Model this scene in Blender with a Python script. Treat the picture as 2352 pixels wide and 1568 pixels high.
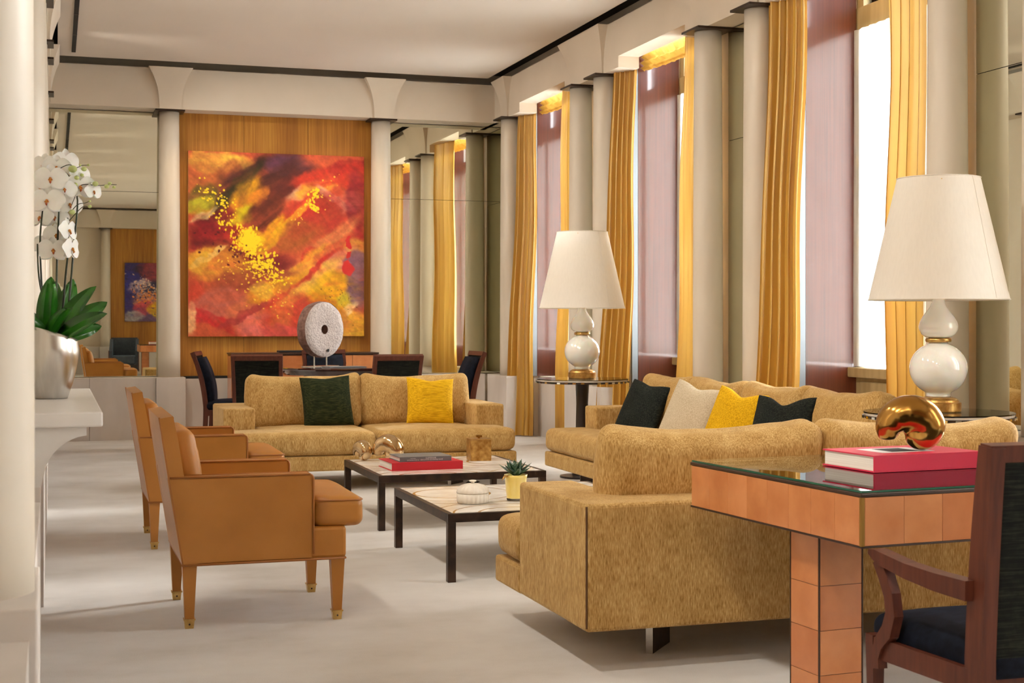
import bpy, bmesh, math, random
import numpy as np
from mathutils import Vector, Matrix, noise
R = math.radians
PI = math.pi
for o in list(bpy.data.objects): bpy.data.objects.remove(o)
SC = bpy.context.scene
C = SC.collection

# ------------------------------------------------------------ camera, world, light, exposure
cam_d = bpy.data.cameras.new('camera'); cam = bpy.data.objects.new('camera', cam_d); C.objects.link(cam)
cam.location = (0, 0, 1.25); cam.rotation_euler = (R(90), 0, -R(17.696))
cam_d.sensor_width = 36; cam_d.lens = 36*3294/2352; cam_d.shift_y = -44/2352
cam_d.clip_start = .05; cam_d.clip_end = 200
cam_d.dof.use_dof = True; cam_d.dof.focus_distance = 7.5; cam_d.dof.aperture_fstop = 9
SC.camera = cam
SC.view_settings.view_transform = 'Standard'; SC.view_settings.look = 'None'
SC.view_settings.gamma = 1; SC.view_settings.use_curve_mapping = False
SC.view_settings.exposure = 1.45
SC.cycles.use_denoising = True
SC.cycles.max_bounces = 10; SC.cycles.diffuse_bounces = 6; SC.cycles.glossy_bounces = 6
SC.cycles.transmission_bounces = 6; SC.cycles.transparent_max_bounces = 16
SC.cycles.sample_clamp_indirect = 8
SC.cycles.caustics_reflective = True; SC.cycles.caustics_refractive = False
world = bpy.data.worlds.new('world'); SC.world = world; world.use_nodes = True
bg = world.node_tree.nodes['Background']
bg.inputs['Color'].default_value = (.94, .97, 1.0, 1); bg.inputs['Strength'].default_value = 9
BAYS = [(13.30, 14.98), (10.47, 12.12), (7.30, 9.06), (4.25, 5.95), (1.25, 2.95), (-1.75, -.05)]
for i, (y0, y1) in enumerate(BAYS):                  # daylight portals in the window openings
    L = bpy.data.lights.new('window_daylight', 'AREA'); L.shape = 'RECTANGLE'
    L.size = 3.3; L.size_y = y1-y0; L.cycles.is_portal = True
    o = bpy.data.objects.new('window_daylight', L); C.objects.link(o)
    o.location = (5.62, (y0+y1)/2, 2.5); o.rotation_euler = (0, R(90), 0)
sun = bpy.data.lights.new('sun', 'SUN'); sun.energy = 4.0; sun.angle = R(7); sun.color = (1, .98, .94)
so = bpy.data.objects.new('sun', sun); C.objects.link(so); so.location = (12, 10, 6)
so.rotation_euler = Vector((-math.cos(R(18))*math.cos(R(15)), -math.sin(R(18))*math.cos(R(15)), -math.sin(R(15)))).to_track_quat('-Z', 'Y').to_euler()
def spot(loc, aim, power, size, col, blend=.6, rad=.05):
    L = bpy.data.lights.new('unseen_spot', 'SPOT'); L.energy = power; L.spot_size = R(size); L.spot_blend = blend
    L.color = col; L.shadow_soft_size = rad
    o = bpy.data.objects.new('unseen_spot', L); C.objects.link(o); o.location = loc
    o.rotation_euler = (Vector(aim)-Vector(loc)).to_track_quat('-Z', 'Y').to_euler()
WARM = (1, .72, .45)
for k in range(9):                                   # fill spots added along the left air slot, brightening the window-side columns
    spot((.185, -2.6+k*2.1, 3.95), (4.8, -1.4+k*2.1, .7), 105, 98, (1, .92, .80), 1.0, .12)
for x in (1.75, 2.95): spot((x, 14.7, 3.93), (x, 15.95, 1.4), 22, 75, WARM)

# ------------------------------------------------------------ materials
def nodes(name):
    m = bpy.data.materials.new(name); m.use_nodes = True
    nt = m.node_tree; return m, nt, nt.nodes, nt.links, nt.nodes['Principled BSDF']
def setp(b, **k):
    M = {'rough': 'Roughness', 'metal': 'Metallic', 'sheen': 'Sheen Weight', 'coat': 'Coat Weight', 'coatr': 'Coat Roughness',
         'sheenr': 'Sheen Roughness', 'spec': 'Specular IOR Level', 'trans': 'Transmission Weight', 'aniso': 'Anisotropic', 'sss': 'Subsurface Weight'}
    for a, v in k.items():
        if a == 'sheenc': b.inputs['Sheen Tint'].default_value = (*v, 1)
        else: b.inputs[M[a]].default_value = v
def mat(name, col, col2=None, scale=(5, 5, 5), lo=.35, hi=.65, detail=4, bump=0, bscale=None, bdist=.002, **k):
    m, nt, N, Lk, b = nodes(name)
    setp(b, **k)
    tc = N.new('ShaderNodeTexCoord'); mp = N.new('ShaderNodeMapping'); mp.inputs['Scale'].default_value = scale
    Lk.new(tc.outputs['Object'], mp.inputs['Vector'])
    n = N.new('ShaderNodeTexNoise'); n.inputs['Scale'].default_value = 1; n.inputs['Detail'].default_value = detail
    Lk.new(mp.outputs[0], n.inputs['Vector'])
    if col2:
        r = N.new('ShaderNodeValToRGB'); r.color_ramp.elements[0].position = lo; r.color_ramp.elements[1].position = hi
        r.color_ramp.elements[0].color = (*col, 1); r.color_ramp.elements[1].color = (*col2, 1)
        Lk.new(n.outputs['Fac'], r.inputs['Fac']); Lk.new(r.outputs['Color'], b.inputs['Base Color'])
    else: b.inputs['Base Color'].default_value = (*col, 1)
    if bump:
        n2 = n
        if bscale:
            mp2 = N.new('ShaderNodeMapping'); mp2.inputs['Scale'].default_value = bscale
            Lk.new(tc.outputs['Object'], mp2.inputs['Vector'])
            n2 = N.new('ShaderNodeTexNoise'); n2.inputs['Scale'].default_value = 1; n2.inputs['Detail'].default_value = 3
            Lk.new(mp2.outputs[0], n2.inputs['Vector'])
        bm_ = N.new('ShaderNodeBump'); bm_.inputs['Strength'].default_value = bump; bm_.inputs['Distance'].default_value = bdist
        Lk.new(n2.outputs['Fac'], bm_.inputs['Height']); Lk.new(bm_.outputs[0], b.inputs['Normal'])
    return m
def two_scale(name, cols, s1, s2, amt=.5, rough=.9, bump=.0, bdist=.002, **k):
    """streaky cloth or veneer: a fine stretched noise and a broad one, both turned into colour"""
    m, nt, N, Lk, b = nodes(name); setp(b, rough=rough, **k)
    tc = N.new('ShaderNodeTexCoord'); outs = []
    for s in (s1, s2):
        mp = N.new('ShaderNodeMapping'); mp.inputs['Scale'].default_value = s; Lk.new(tc.outputs['Object'], mp.inputs['Vector'])
        n = N.new('ShaderNodeTexNoise'); n.inputs['Scale'].default_value = 1; n.inputs['Detail'].default_value = 4
        n.inputs['Roughness'].default_value = .6
        Lk.new(mp.outputs[0], n.inputs['Vector']); outs.append(n)
    mx = N.new('ShaderNodeMix'); mx.inputs['Factor'].default_value = amt
    Lk.new(outs[0].outputs['Fac'], mx.inputs['A']); Lk.new(outs[1].outputs['Fac'], mx.inputs['B'])
    r = N.new('ShaderNodeValToRGB'); e = r.color_ramp.elements
    e[0].position = .36; e[1].position = .64; e[0].color = (*cols[0], 1); e[1].color = (*cols[-1], 1)
    if len(cols) == 3: x = e.new(.5); x.color = (*cols[1], 1)
    Lk.new(mx.outputs['Result'], r.inputs['Fac']); Lk.new(r.outputs['Color'], b.inputs['Base Color'])
    if bump:
        bm_ = N.new('ShaderNodeBump'); bm_.inputs['Strength'].default_value = bump; bm_.inputs['Distance'].default_value = bdist
        Lk.new(outs[0].outputs['Fac'], bm_.inputs['Height']); Lk.new(bm_.outputs[0], b.inputs['Normal'])
    return m
def thin(name, col, transl, transp=0, gloss_rough=.5, gloss=0.0, streak=None):
    """cloth that lets light through"""
    m, nt, N, Lk, b = nodes(name); N.remove(b); out = N['Material Output']
    d = N.new('ShaderNodeBsdfDiffuse'); t = N.new('ShaderNodeBsdfTranslucent')
    cn = None
    if streak:
        tc = N.new('ShaderNodeTexCoord'); mp = N.new('ShaderNodeMapping'); mp.inputs['Scale'].default_value = streak[1]
        Lk.new(tc.outputs['Object'], mp.inputs['Vector']); n = N.new('ShaderNodeTexNoise'); n.inputs['Scale'].default_value = 1
        Lk.new(mp.outputs[0], n.inputs['Vector']); cn = N.new('ShaderNodeValToRGB')
        cn.color_ramp.elements[0].color = (*streak[0], 1); cn.color_ramp.elements[1].color = (*col, 1)
        cn.color_ramp.elements[0].position = .35; cn.color_ramp.elements[1].position = .6
        Lk.new(n.outputs['Fac'], cn.inputs['Fac'])
    for q in (d, t):
        q.inputs['Color'].default_value = (*col, 1)
        if cn: Lk.new(cn.outputs['Color'], q.inputs['Color'])
    mx = N.new('ShaderNodeMixShader'); mx.inputs[0].default_value = transl
    Lk.new(d.outputs[0], mx.inputs[1]); Lk.new(t.outputs[0], mx.inputs[2]); last = mx
    if gloss:
        g = N.new('ShaderNodeBsdfGlossy'); g.inputs['Roughness'].default_value = gloss_rough; g.inputs['Color'].default_value = (1, .85, .6, 1)
        m2 = N.new('ShaderNodeMixShader'); m2.inputs[0].default_value = gloss
        Lk.new(last.outputs[0], m2.inputs[1]); Lk.new(g.outputs[0], m2.inputs[2]); last = m2
    if transp:
        tr = N.new('ShaderNodeBsdfTransparent'); m3 = N.new('ShaderNodeMixShader'); m3.inputs[0].default_value = transp
        Lk.new(last.outputs[0], m3.inputs[1]); Lk.new(tr.outputs[0], m3.inputs[2]); last = m3
    Lk.new(last.outputs[0], out.inputs['Surface']); return m
def glass_mat(name, tint=(1, 1, 1), f0=.06, rough=0.0):
    m, nt, N, Lk, b = nodes(name); N.remove(b); out = N['Material Output']
    t = N.new('ShaderNodeBsdfTransparent'); t.inputs['Color'].default_value = (*tint, 1)
    g = N.new('ShaderNodeBsdfGlossy'); g.inputs['Roughness'].default_value = rough
    fr = N.new('ShaderNodeFresnel'); fr.inputs['IOR'].default_value = 1.5
    mx = N.new('ShaderNodeMixShader'); Lk.new(fr.outputs[0], mx.inputs[0]); Lk.new(t.outputs[0], mx.inputs[1]); Lk.new(g.outputs[0], mx.inputs[2])
    Lk.new(mx.outputs[0], out.inputs['Surface']); return m
def attr_mat(name, rough=.5, bump=.3, **k):
    m, nt, N, Lk, b = nodes(name); setp(b, rough=rough, **k)
    a = N.new('ShaderNodeAttribute'); a.attribute_name = 'paint'; Lk.new(a.outputs['Color'], b.inputs['Base Color'])
    if bump:
        tc = N.new('ShaderNodeTexCoord'); n = N.new('ShaderNodeTexNoise'); n.inputs['Scale'].default_value = 25; n.inputs['Detail'].default_value = 6
        Lk.new(tc.outputs['Object'], n.inputs['Vector']); bb = N.new('ShaderNodeBump'); bb.inputs['Strength'].default_value = bump; bb.inputs['Distance'].default_value = .004
        Lk.new(n.outputs['Fac'], bb.inputs['Height']); Lk.new(bb.outputs[0], b.inputs['Normal'])
    return m
M = {}
M['carpet'] = two_scale('carpet', [(.55, .525, .49), (.64, .62, .60), (.70, .69, .67)], (1.6, 2.2, 1), (260, 260, 260), .35, rough=1, bump=.25, bdist=.004, sheen=.15)
M['plaster'] = mat('plaster', (.66, .575, .47), (.70, .615, .51), (1.5, 1.5, 1.5), rough=.85)
M['column'] = mat('column_stucco', (.62, .55, .45), (.67, .60, .50), (6, 6, 1.5), rough=.45, bump=.05, bdist=.002)
M['ceiling'] = mat('ceiling_paint', (.66, .59, .52), (.69, .62, .55), (.6, .6, .6), rough=.7)
M['stone'] = mat('pale_limestone', (.55, .50, .46), (.66, .61, .57), (3, 3, 1.2), rough=.45, detail=8)
M['marble'] = mat('mantel_marble', (.64, .62, .60), (.74, .72, .70), (3, 1, 6), rough=.3, detail=8)
M['black'] = mat('black_gap', (.012, .011, .010), rough=.8)
M['bronze_cap'] = mat('dark_bronze_cap', (.05, .032, .022), rough=.4, metal=.6)
M['mirror'] = mat('tinted_mirror', (.80, .80, .66), rough=0, metal=1)
M['oak'] = two_scale('oak_veneer', [(.29, .105, .014), (.42, .175, .024), (.54, .26, .04)], (70, 70, 1.6), (5, 5, .25), .5, rough=.42)
M['mahog'] = two_scale('mahogany_panel', [(.070, .013, .005), (.115, .022, .008)], (60, 60, 1.0), (6, 6, .4), .4, rough=.3, coat=.85, coatr=.055)
M['mahog_frame'] = two_scale('mahogany_frame', [(.065, .016, .009), (.12, .032, .016)], (60, 60, 5), (9, 9, 2),   .4, rough=.38, spec=.3, coatr=.15)
M['window_wood'] = mat('olive_window_wood', (.30, .22, .10), (.38, .28, .14), (20, 20, 2), rough=.4)
M['grey_metal'] = mat('grey_metal', (.24, .27, .30), rough=.45, metal=.5)
M['gold_curtain'] = thin('gold_satin', (.62, .36, .060), .15, 0, .38, .13, streak=((.54, .28, .040), (14, 14, 1)))
M['sheer'] = thin('white_sheer', (.93, .93, .90), .62, .30, streak=((.82, .82, .76), (60, 60, .8)))
M['lampshade'] = thin('cream_linen_shade', (.88, .84, .77), .35, 0, streak=((.86, .82, .75), (90, 90, 8)))
CH = dict(rough=.85, sheen=.28, sheenr=.3, sheenc=(1, .85, .6), bump=.4, bdist=.004, spec=.2)
M['chenille'] = two_scale('gold_chenille', [(.30, .160, .042), (.49, .300, .100), (.67, .465, .205)], (240, 240, 34), (14, 14, 5), .25, **CH)
CHP = dict(rough=.9, sheen=.02, sheenr=.4, spec=.1, bump=.45, bdist=.004)
M['pillow_green'] = two_scale('dark_green_chenille', [(.010, .013, .006), (.022, .028, .011), (.05, .055, .02)], (14, 150, 150), (6, 6, 6), .2, **CHP)
M['pillow_black'] = two_scale('black_chenille', [(.008, .009, .010), (.016, .020, .018), (.035, .04, .03)], (14, 150, 150), (6, 6, 6), .2, **CHP)
M['pillow_yellow'] = two_scale('yellow_chenille', [(.50, .26, .006), (.70, .40, .010), (.85, .52, .02)], (14, 150, 150), (6, 6, 6), .2, **CHP)
M['pillow_beige'] = two_scale('beige_chenille', [(.48, .39, .26), (.58, .49, .35), (.66, .58, .43)], (14, 150, 150), (6, 6, 6), .2, **CHP)
M['leather'] = mat('tan_leather', (.41, .165, .024), (.47, .195, .034), (5, 5, 5), rough=.40, bump=.12, bscale=(160, 160, 160), bdist=.002)
M['piping'] = mat('leather_piping', (.38, .14, .03), rough=.4)
M['seam'] = mat('dark_seam', (.12, .055, .02), rough=.9)  # one even dark brown for the sofas' back corner seams
M['brass'] = mat('aged_brass', (.50, .32, .10), (.70, .48, .18), (30, 30, 30), rough=.3, metal=1)
M['gold_leaf'] = mat('aged_gold_leaf', (.34, .15, .03), (.72, .45, .14), (28, 28, 28), lo=.3, hi=.7, rough=.35, metal=.85, detail=8)
M['poly_bronze'] = mat('polished_bronze', (.40, .20, .04), (.56, .32, .09), (8, 8, 8), rough=.2, metal=1, detail=6)
M['pale_bronze'] = mat('pale_polished_bronze', (.56, .36, .16), (.74, .56, .34), (14, 14, 14), rough=.16, metal=1, detail=8)
M['opal'] = mat('opal_glass', (.82, .83, .80), rough=.05, coat=1, coatr=.02, spec=.7, sss=.3)
M['dark_bronze'] = mat('dark_bronze_frame', (.035, .026, .022), (.075, .045, .032), (18, 18, 18), rough=.38, metal=.7)
M['blackblue'] = mat('blue_black_velvet', (.003, .004, .008), (.007, .010, .02), (30, 30, 30), rough=.85, spec=.15, sheen=.05, sheenr=.3, sheenc=(.3, .45, .9))
M['blackweave'] = two_scale('black_horsehair', [(.002, .002, .002), (.005, .006, .004), (.02, .021, .014)], (10, 10, 240), (30, 30, 30), .3, rough=.8, bump=.3, spec=.15)
M['grey_velvet'] = mat('slate_velvet', (.035, .045, .06), (.05, .062, .08), (20, 20, 20), rough=.85, sheen=.5, sheenr=.3, sheenc=(.5, .7, 1))
M['parchment'] = mat('copper_parchment', (.50, .17, .055), (.66, .27, .10), (9, 9, 9), lo=.3, hi=.7, rough=.28, detail=7, coat=.5, coatr=.12)
M['parchment_b'] = mat('copper_parchment_pale', (.53, .185, .06), (.68, .28, .11), (7, 7, 7), lo=.3, hi=.7, rough=.28, detail=7, coat=.5, coatr=.12)
M['parchment_c'] = mat('copper_parchment_deep', (.46, .145, .045), (.60, .22, .08), (8, 8, 8), lo=.3, hi=.7, rough=.28, detail=7, coat=.5, coatr=.12)
M['desk_edge'] = mat('dark_desk_edge', (.045, .022, .014), rough=.35)
M['desk_bead'] = mat('brass_desk_bead', (.42, .24, .06), rough=.35, metal=.8)
M['glass'] = glass_mat('clear_glass', (.96, .985, .97))
M['pane'] = glass_mat('window_pane', (.97, .98, .98))
M['glass_edge'] = mat('green_glass_edge', (.02, .12, .075), rough=.1)
M['pages'] = mat('book_pages', (.66, .62, .56), (.80, .77, .72), (2, 2, 320), rough=.8)
M['red_cloth'] = mat('red_book_cloth', (.52, .008, .02), rough=.55, bump=.1, bscale=(500, 500, 500))
M['pink_cloth'] = mat('crimson_book_cloth', (.62, .012, .06), rough=.5, bump=.1, bscale=(500, 500, 500))
M['grey_cloth'] = mat('grey_book_cover', (.14, .15, .16), rough=.4)
M['white_paint'] = mat('white_ink', (.72, .72, .72), rough=.6)
M['steel'] = mat('brushed_steel', (.56, .54, .50), (.66, .64, .60), (30, 30, 2), rough=.26, metal=1, aniso=.5)
M['petal'] = mat('orchid_petal', (.80, .80, .76), (.86, .86, .82), (30, 30, 30), rough=.5, sss=.1, sheen=.2)
M['orchid_heart'] = mat('orchid_heart', (.62, .30, .03), (.35, .03, .02), (200, 200, 200), rough=.5)
M['bud'] = mat('orchid_bud', (.42, .52, .14), (.56, .62, .30), (40, 40, 40), rough=.5)
M['stem'] = mat('orchid_stem', (.012, .016, .008), (.03, .045, .012), (30, 30, 5), rough=.4)
M['leaf'] = mat('orchid_leaf', (.012, .10, .006), (.035, .20, .012), (8, 8, 8), rough=.28, coat=.3)
M['moss'] = mat('moss', (.10, .14, .02), (.30, .26, .08), (80, 80, 80), rough=1)
M['succ'] = mat('succulent_leaf', (.012, .045, .020), (.020, .080, .030), (30, 30, 30), rough=.35)
M['succ_band'] = mat('succulent_white_band', (.42, .52, .40), rough=.5)
M['yellow_glass'] = mat('pale_yellow_glass', (.80, .60, .13), (.84, .68, .22), (14, 14, 6), rough=.08, coat=1, coatr=.02)
M['bone'] = mat('bone_inlay', (.74, .68, .58), (.82, .77, .68), (20, 20, 20), rough=.28)
M['bone_joint'] = mat('bone_joint', (.42, .36, .28), rough=.6)
M['mill_stone'] = mat('pale_stone_disc', (.42, .36, .34), (.58, .51, .48), (60, 60, 60), rough=.95, bump=1, bdist=.01, detail=8)
M['stone_rim'] = mat('brown_stone_rim', (.12, .06, .045), (.24, .13, .10), (25, 25, 25), rough=.9, bump=.6, bdist=.006)
M['dark_lacquer'] = mat('dark_red_lacquer', (.045, .012, .008), rough=.06, coat=1, coatr=.02)
M['wenge'] = mat('dark_wenge', (.022, .015, .014), rough=.35)
M['travertine'] = mat('veined_table_stone', (.60, .54, .46), (.74, .69, .62), (6, 6, 6), rough=.12, coat=.5, detail=8)

def onyx():
    m, nt, N, Lk, b = nodes('onyx_with_brass_rings'); setp(b, rough=.2, spec=.45)
    tc = N.new('ShaderNodeTexCoord')
    nz = N.new('ShaderNodeTexNoise'); nz.inputs['Scale'].default_value = 7; nz.inputs['Detail'].default_value = 6
    Lk.new(tc.outputs['Object'], nz.inputs['Vector'])
    prev = None
    for c in ((.42, .12, 0), (-.34, .22, 0), (-.22, -.62, 0), (.55, -.72, 0)):
        d = N.new('ShaderNodeVectorMath'); d.operation = 'DISTANCE'; d.inputs[1].default_value = c
        Lk.new(tc.outputs['Object'], d.inputs[0])
        if prev is None: prev = d.outputs['Value']
        else:
            mn = N.new('ShaderNodeMath'); mn.operation = 'MINIMUM'; Lk.new(prev, mn.inputs[0]); Lk.new(d.outputs['Value'], mn.inputs[1]); prev = mn.outputs[0]
    ms = N.new('ShaderNodeMath'); ms.operation = 'MULTIPLY'; ms.inputs[1].default_value = 13.0; Lk.new(prev, ms.inputs[0])
    fr = N.new('ShaderNodeMath'); fr.operation = 'FRACT'; Lk.new(ms.outputs[0], fr.inputs[0])
    lt = N.new('ShaderNodeMath'); lt.operation = 'LESS_THAN'; lt.inputs[1].default_value = .10; Lk.new(fr.outputs[0], lt.inputs[0])
    r = N.new('ShaderNodeValToRGB'); r.color_ramp.elements[0].position = .35; r.color_ramp.elements[1].position = .62
    r.color_ramp.elements[0].color = (.62, .57, .51, 1); r.color_ramp.elements[1].color = (.80, .77, .72, 1)
    Lk.new(nz.outputs['Fac'], r.inputs['Fac'])
    mx = N.new('ShaderNodeMix'); mx.data_type = 'RGBA'; Lk.new(lt.outputs[0], mx.inputs['Factor'])
    Lk.new(r.outputs['Color'], mx.inputs['A']); mx.inputs['B'].default_value = (.40, .19, .035, 1)
    Lk.new(mx.outputs['Result'], b.inputs['Base Color']); return m
M['onyx'] = onyx()

# ------------------------------------------------------------ mesh helpers
def obj(name, bm, m, parent=None, loc=None, smooth=False, rot=None):
    me = bpy.data.meshes.new(name)
    if smooth:
        for f in bm.faces: f.smooth = True
    bmesh.ops.recalc_face_normals(bm, faces=bm.faces[:]) if smooth != 'raw' else None
    bm.to_mesh(me); bm.free(); me.materials.append(M[m] if isinstance(m, str) else m)
    o = bpy.data.objects.new(name, me); C.objects.link(o)
    if parent: o.parent = parent
    if loc: o.location = loc
    if rot: o.rotation_euler = rot
    return o
def tag(o, label, cat, group=None):
    o['label'] = label; o['category'] = cat
    if group: o['group'] = group
    return o
def thing(name, label, cat, loc=(0, 0, 0), rz=0, group=None):
    o = bpy.data.objects.new(name, None); C.objects.link(o); o.empty_display_size = .1
    o.location = loc; o.rotation_euler = (0, 0, rz); return tag(o, label, cat, group)
def kids_of(n): return [o for o in bpy.data.objects if o.name.startswith(n) and o.type == 'EMPTY'][-1]
def kids(o): return [c for c in bpy.data.objects if c.parent == o]
def dup(o, loc=None, rz=None, label=None, parent=None):
    c = o.copy(); C.objects.link(c); c.parent = parent
    for k in kids(o): dup(k, parent=c)
    if loc is not None: c.location = loc
    if rz is not None: c.rotation_euler = (0, 0, rz)
    if label: c['label'] = label
    return c
def struct(o): o['kind'] = 'structure'; return o
def new(): return bmesh.new()
def box(bm, x0, x1, y0, y1, z0, z1, bev=0, seg=2, mat_=None):
    vs = [bm.verts.new(p) for p in ((x0, y0, z0), (x1, y0, z0), (x1, y1, z0), (x0, y1, z0), (x0, y0, z1), (x1, y0, z1), (x1, y1, z1), (x0, y1, z1))]
    fs = [bm.faces.new([vs[i] for i in f]) for f in ((3, 2, 1, 0), (4, 5, 6, 7), (0, 1, 5, 4), (1, 2, 6, 5), (2, 3, 7, 6), (3, 0, 4, 7))]
    if mat_ is not None: bmesh.ops.transform(bm, matrix=mat_, verts=vs)
    if bev:
        es = list({e for f in fs for e in f.edges})
        bmesh.ops.bevel(bm, geom=es, offset=bev, segments=seg, affect='EDGES', profile=.5)
    return bm
def bx(*a, **k): return box(new(), *a, **k)
def taper(bm, cx, cy, z0, z1, w0, w1, d0=None, d1=None, cx1=None, cy1=None):
    d0 = d0 or w0; d1 = d1 or w1; cx1 = cx if cx1 is None else cx1; cy1 = cy if cy1 is None else cy1
    P = []
    for (x, y, z, w, d) in ((cx, cy, z0, w0, d0), (cx1, cy1, z1, w1, d1)):
        P += [(x-w/2, y-d/2, z), (x+w/2, y-d/2, z), (x+w/2, y+d/2, z), (x-w/2, y+d/2, z)]
    v = [bm.verts.new(p) for p in P]
    for f in ((3, 2, 1, 0), (4, 5, 6, 7), (0, 1, 5, 4), (1, 2, 6, 5), (2, 3, 7, 6), (3, 0, 4, 7)): bm.faces.new([v[i] for i in f])
    return bm
def lathe(bm, prof, seg=32, cx=0, cy=0, squash=1, cap=True):
    rings = []
    for r, z in prof:
        rings.append([bm.verts.new((cx+r*math.cos(2*PI*i/seg), cy+r*squash*math.sin(2*PI*i/seg), z)) for i in range(seg)])
    for a, b in zip(rings, rings[1:]):
        for i in range(seg): bm.faces.new((a[i], a[(i+1) % seg], b[(i+1) % seg], b[i]))
    if cap:
        if prof[0][0] > 1e-4: bm.faces.new(rings[0][::-1])
        if prof[-1][0] > 1e-4: bm.faces.new(rings[-1])
    return bm
def tube(bm, pts, r, seg=8, closed=False):
    """pts: list of vectors; r: number or list"""
    pts = [Vector(p) for p in pts]; n = len(pts); rr = r if isinstance(r, (list, tuple)) else [r]*n
    rings = []; up = Vector((0, 0, 1)); prev = None
    for i, p in enumerate(pts):
        if closed: t = (pts[(i+1) % n]-pts[i-1]).normalized()
        else: t = (pts[min(i+1, n-1)]-pts[max(i-1, 0)]).normalized()
        if prev is None:
            a = t.cross(up) if abs(t.z) < .95 else t.cross(Vector((1, 0, 0)))
        else: a = prev-t*prev.dot(t)
        a.normalize(); prev = a; b = t.cross(a)
        rings.append([bm.verts.new(p+(a*math.cos(2*PI*k/seg)+b*math.sin(2*PI*k/seg))*rr[i]) for k in range(seg)])
    for i in range(n if closed else n-1):
        A, B = rings[i], rings[(i+1) % n]
        for k in range(seg): bm.faces.new((A[k], A[(k+1) % seg], B[(k+1) % seg], B[k]))
    if not closed: bm.faces.new(rings[0][::-1]); bm.faces.new(rings[-1])
    return bm
def prism(bm, poly, axis, a, b):
    """extrude a polygon (2D points in the plane normal to axis) from a to b"""
    f = {'x': lambda p, t: (t, p[0], p[1]), 'y': lambda p, t: (p[0], t, p[1]), 'z': lambda p, t: (p[0], p[1], t)}[axis]
    A = [bm.verts.new(f(p, a)) for p in poly]; B = [bm.verts.new(f(p, b)) for p in poly]; n = len(poly)
    bm.faces.new(A); bm.faces.new(B[::-1])
    for i in range(n): bm.faces.new((A[i], B[i], B[(i+1) % n], A[(i+1) % n]))
    return bm
def ribbon(bm, path, thick, axis, a, b):
    """a strip following a path in the plane normal to axis, thickness thick (number or list), extruded a..b"""
    n = len(path); L = []; Rr = []
    for i, p in enumerate(path):
        p0 = path[max(i-1, 0)]; p1 = path[min(i+1, n-1)]; dx, dy = p1[0]-p0[0], p1[1]-p0[1]; l = math.hypot(dx, dy)
        t = thick[i] if isinstance(thick, (list, tuple)) else thick
        nx, ny = -dy/l*t/2, dx/l*t/2; L.append((p[0]+nx, p[1]+ny)); Rr.append((p[0]-nx, p[1]-ny))
    f = {'x': lambda p, t: (t, p[0], p[1]), 'y': lambda p, t: (p[0], t, p[1]), 'z': lambda p, t: (p[0], p[1], t)}[axis]
    V = [[bm.verts.new(f(q, s)) for q in (L[i], Rr[i]) for s in (a, b)] for i in range(n)]  # La Lb Ra Rb
    for A, B in zip(V, V[1:]):
        for i, j in ((0, 1), (1, 3), (3, 2), (2, 0)): bm.faces.new((A[i], A[j], B[j], B[i]))
    bm.faces.new([V[0][i] for i in (0, 1, 3, 2)]); bm.faces.new([V[-1][i] for i in (0, 2, 3, 1)])
    return bm
def cushion(sx, sy, sz, r=.05, bulge=(0, 0, .02), n=9, seed=0, wr=.006, warp=None, yb=None):
    """soft rounded box centred on the origin, half sizes from sx, sy, sz"""
    h = (sx/2, sy/2, sz/2); r = min(r, min(h)*.98)
    def ax(s, k):
        core = [(-s+r)+(2*(s-r))*i/k for i in range(k+1)]
        e = [s*0+(-s+r*t) for t in (0, .3, .62)]
        return e+core+[-q for q in reversed(e)]
    A = [ax(h[0], n), ax(h[1], n), ax(h[2], 3)]
    if yb: A[1] = sorted(A[1]+yb)
    bm = new(); D = {}
    def V(i, j, k):
        key = (i, j, k)
        if key not in D:
            p = Vector((A[0][i], A[1][j], A[2][k])); u = [p[q]/h[q] for q in range(3)]
            core = Vector([max(-h[q]+r, min(h[q]-r, p[q])) for q in range(3)]); d = p-core
            if d.length > 1e-9: p = core+d.normalized()*r
            for q in range(3):
                o1, o2 = [w for w in range(3) if w != q]
                p[q] += bulge[q]*(1-u[o1]**2)*(1-u[o2]**2)*u[q]
            nv = noise.noise_vector(Vector((p.x*6+seed*7, p.y*6, p.z*6)))
            p += nv*wr
            if warp: p = warp(p)
            D[key] = bm.verts.new(p)
        return D[key]
    nx, ny, nz = len(A[0])-1, len(A[1])-1, len(A[2])-1
    for i in range(nx):
        for j in range(ny):
            bm.faces.new((V(i, j, 0), V(i, j+1, 0), V(i+1, j+1, 0), V(i+1, j, 0))); bm.faces.new((V(i, j, nz), V(i+1, j, nz), V(i+1, j+1, nz), V(i, j+1, nz)))
    for i in range(nx):
        for k in range(nz):
            bm.faces.new((V(i, 0, k), V(i+1, 0, k), V(i+1, 0, k+1), V(i, 0, k+1))); bm.faces.new((V(i, ny, k), V(i, ny, k+1), V(i+1, ny, k+1), V(i+1, ny, k)))
    for j in range(ny):
        for k in range(nz):
            bm.faces.new((V(0, j, k), V(0, j, k+1), V(0, j+1, k+1), V(0, j+1, k))); bm.faces.new((V(nx, j, k), V(nx, j+1, k), V(nx, j+1, k+1), V(nx, j, k+1)))
    return bm
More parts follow.
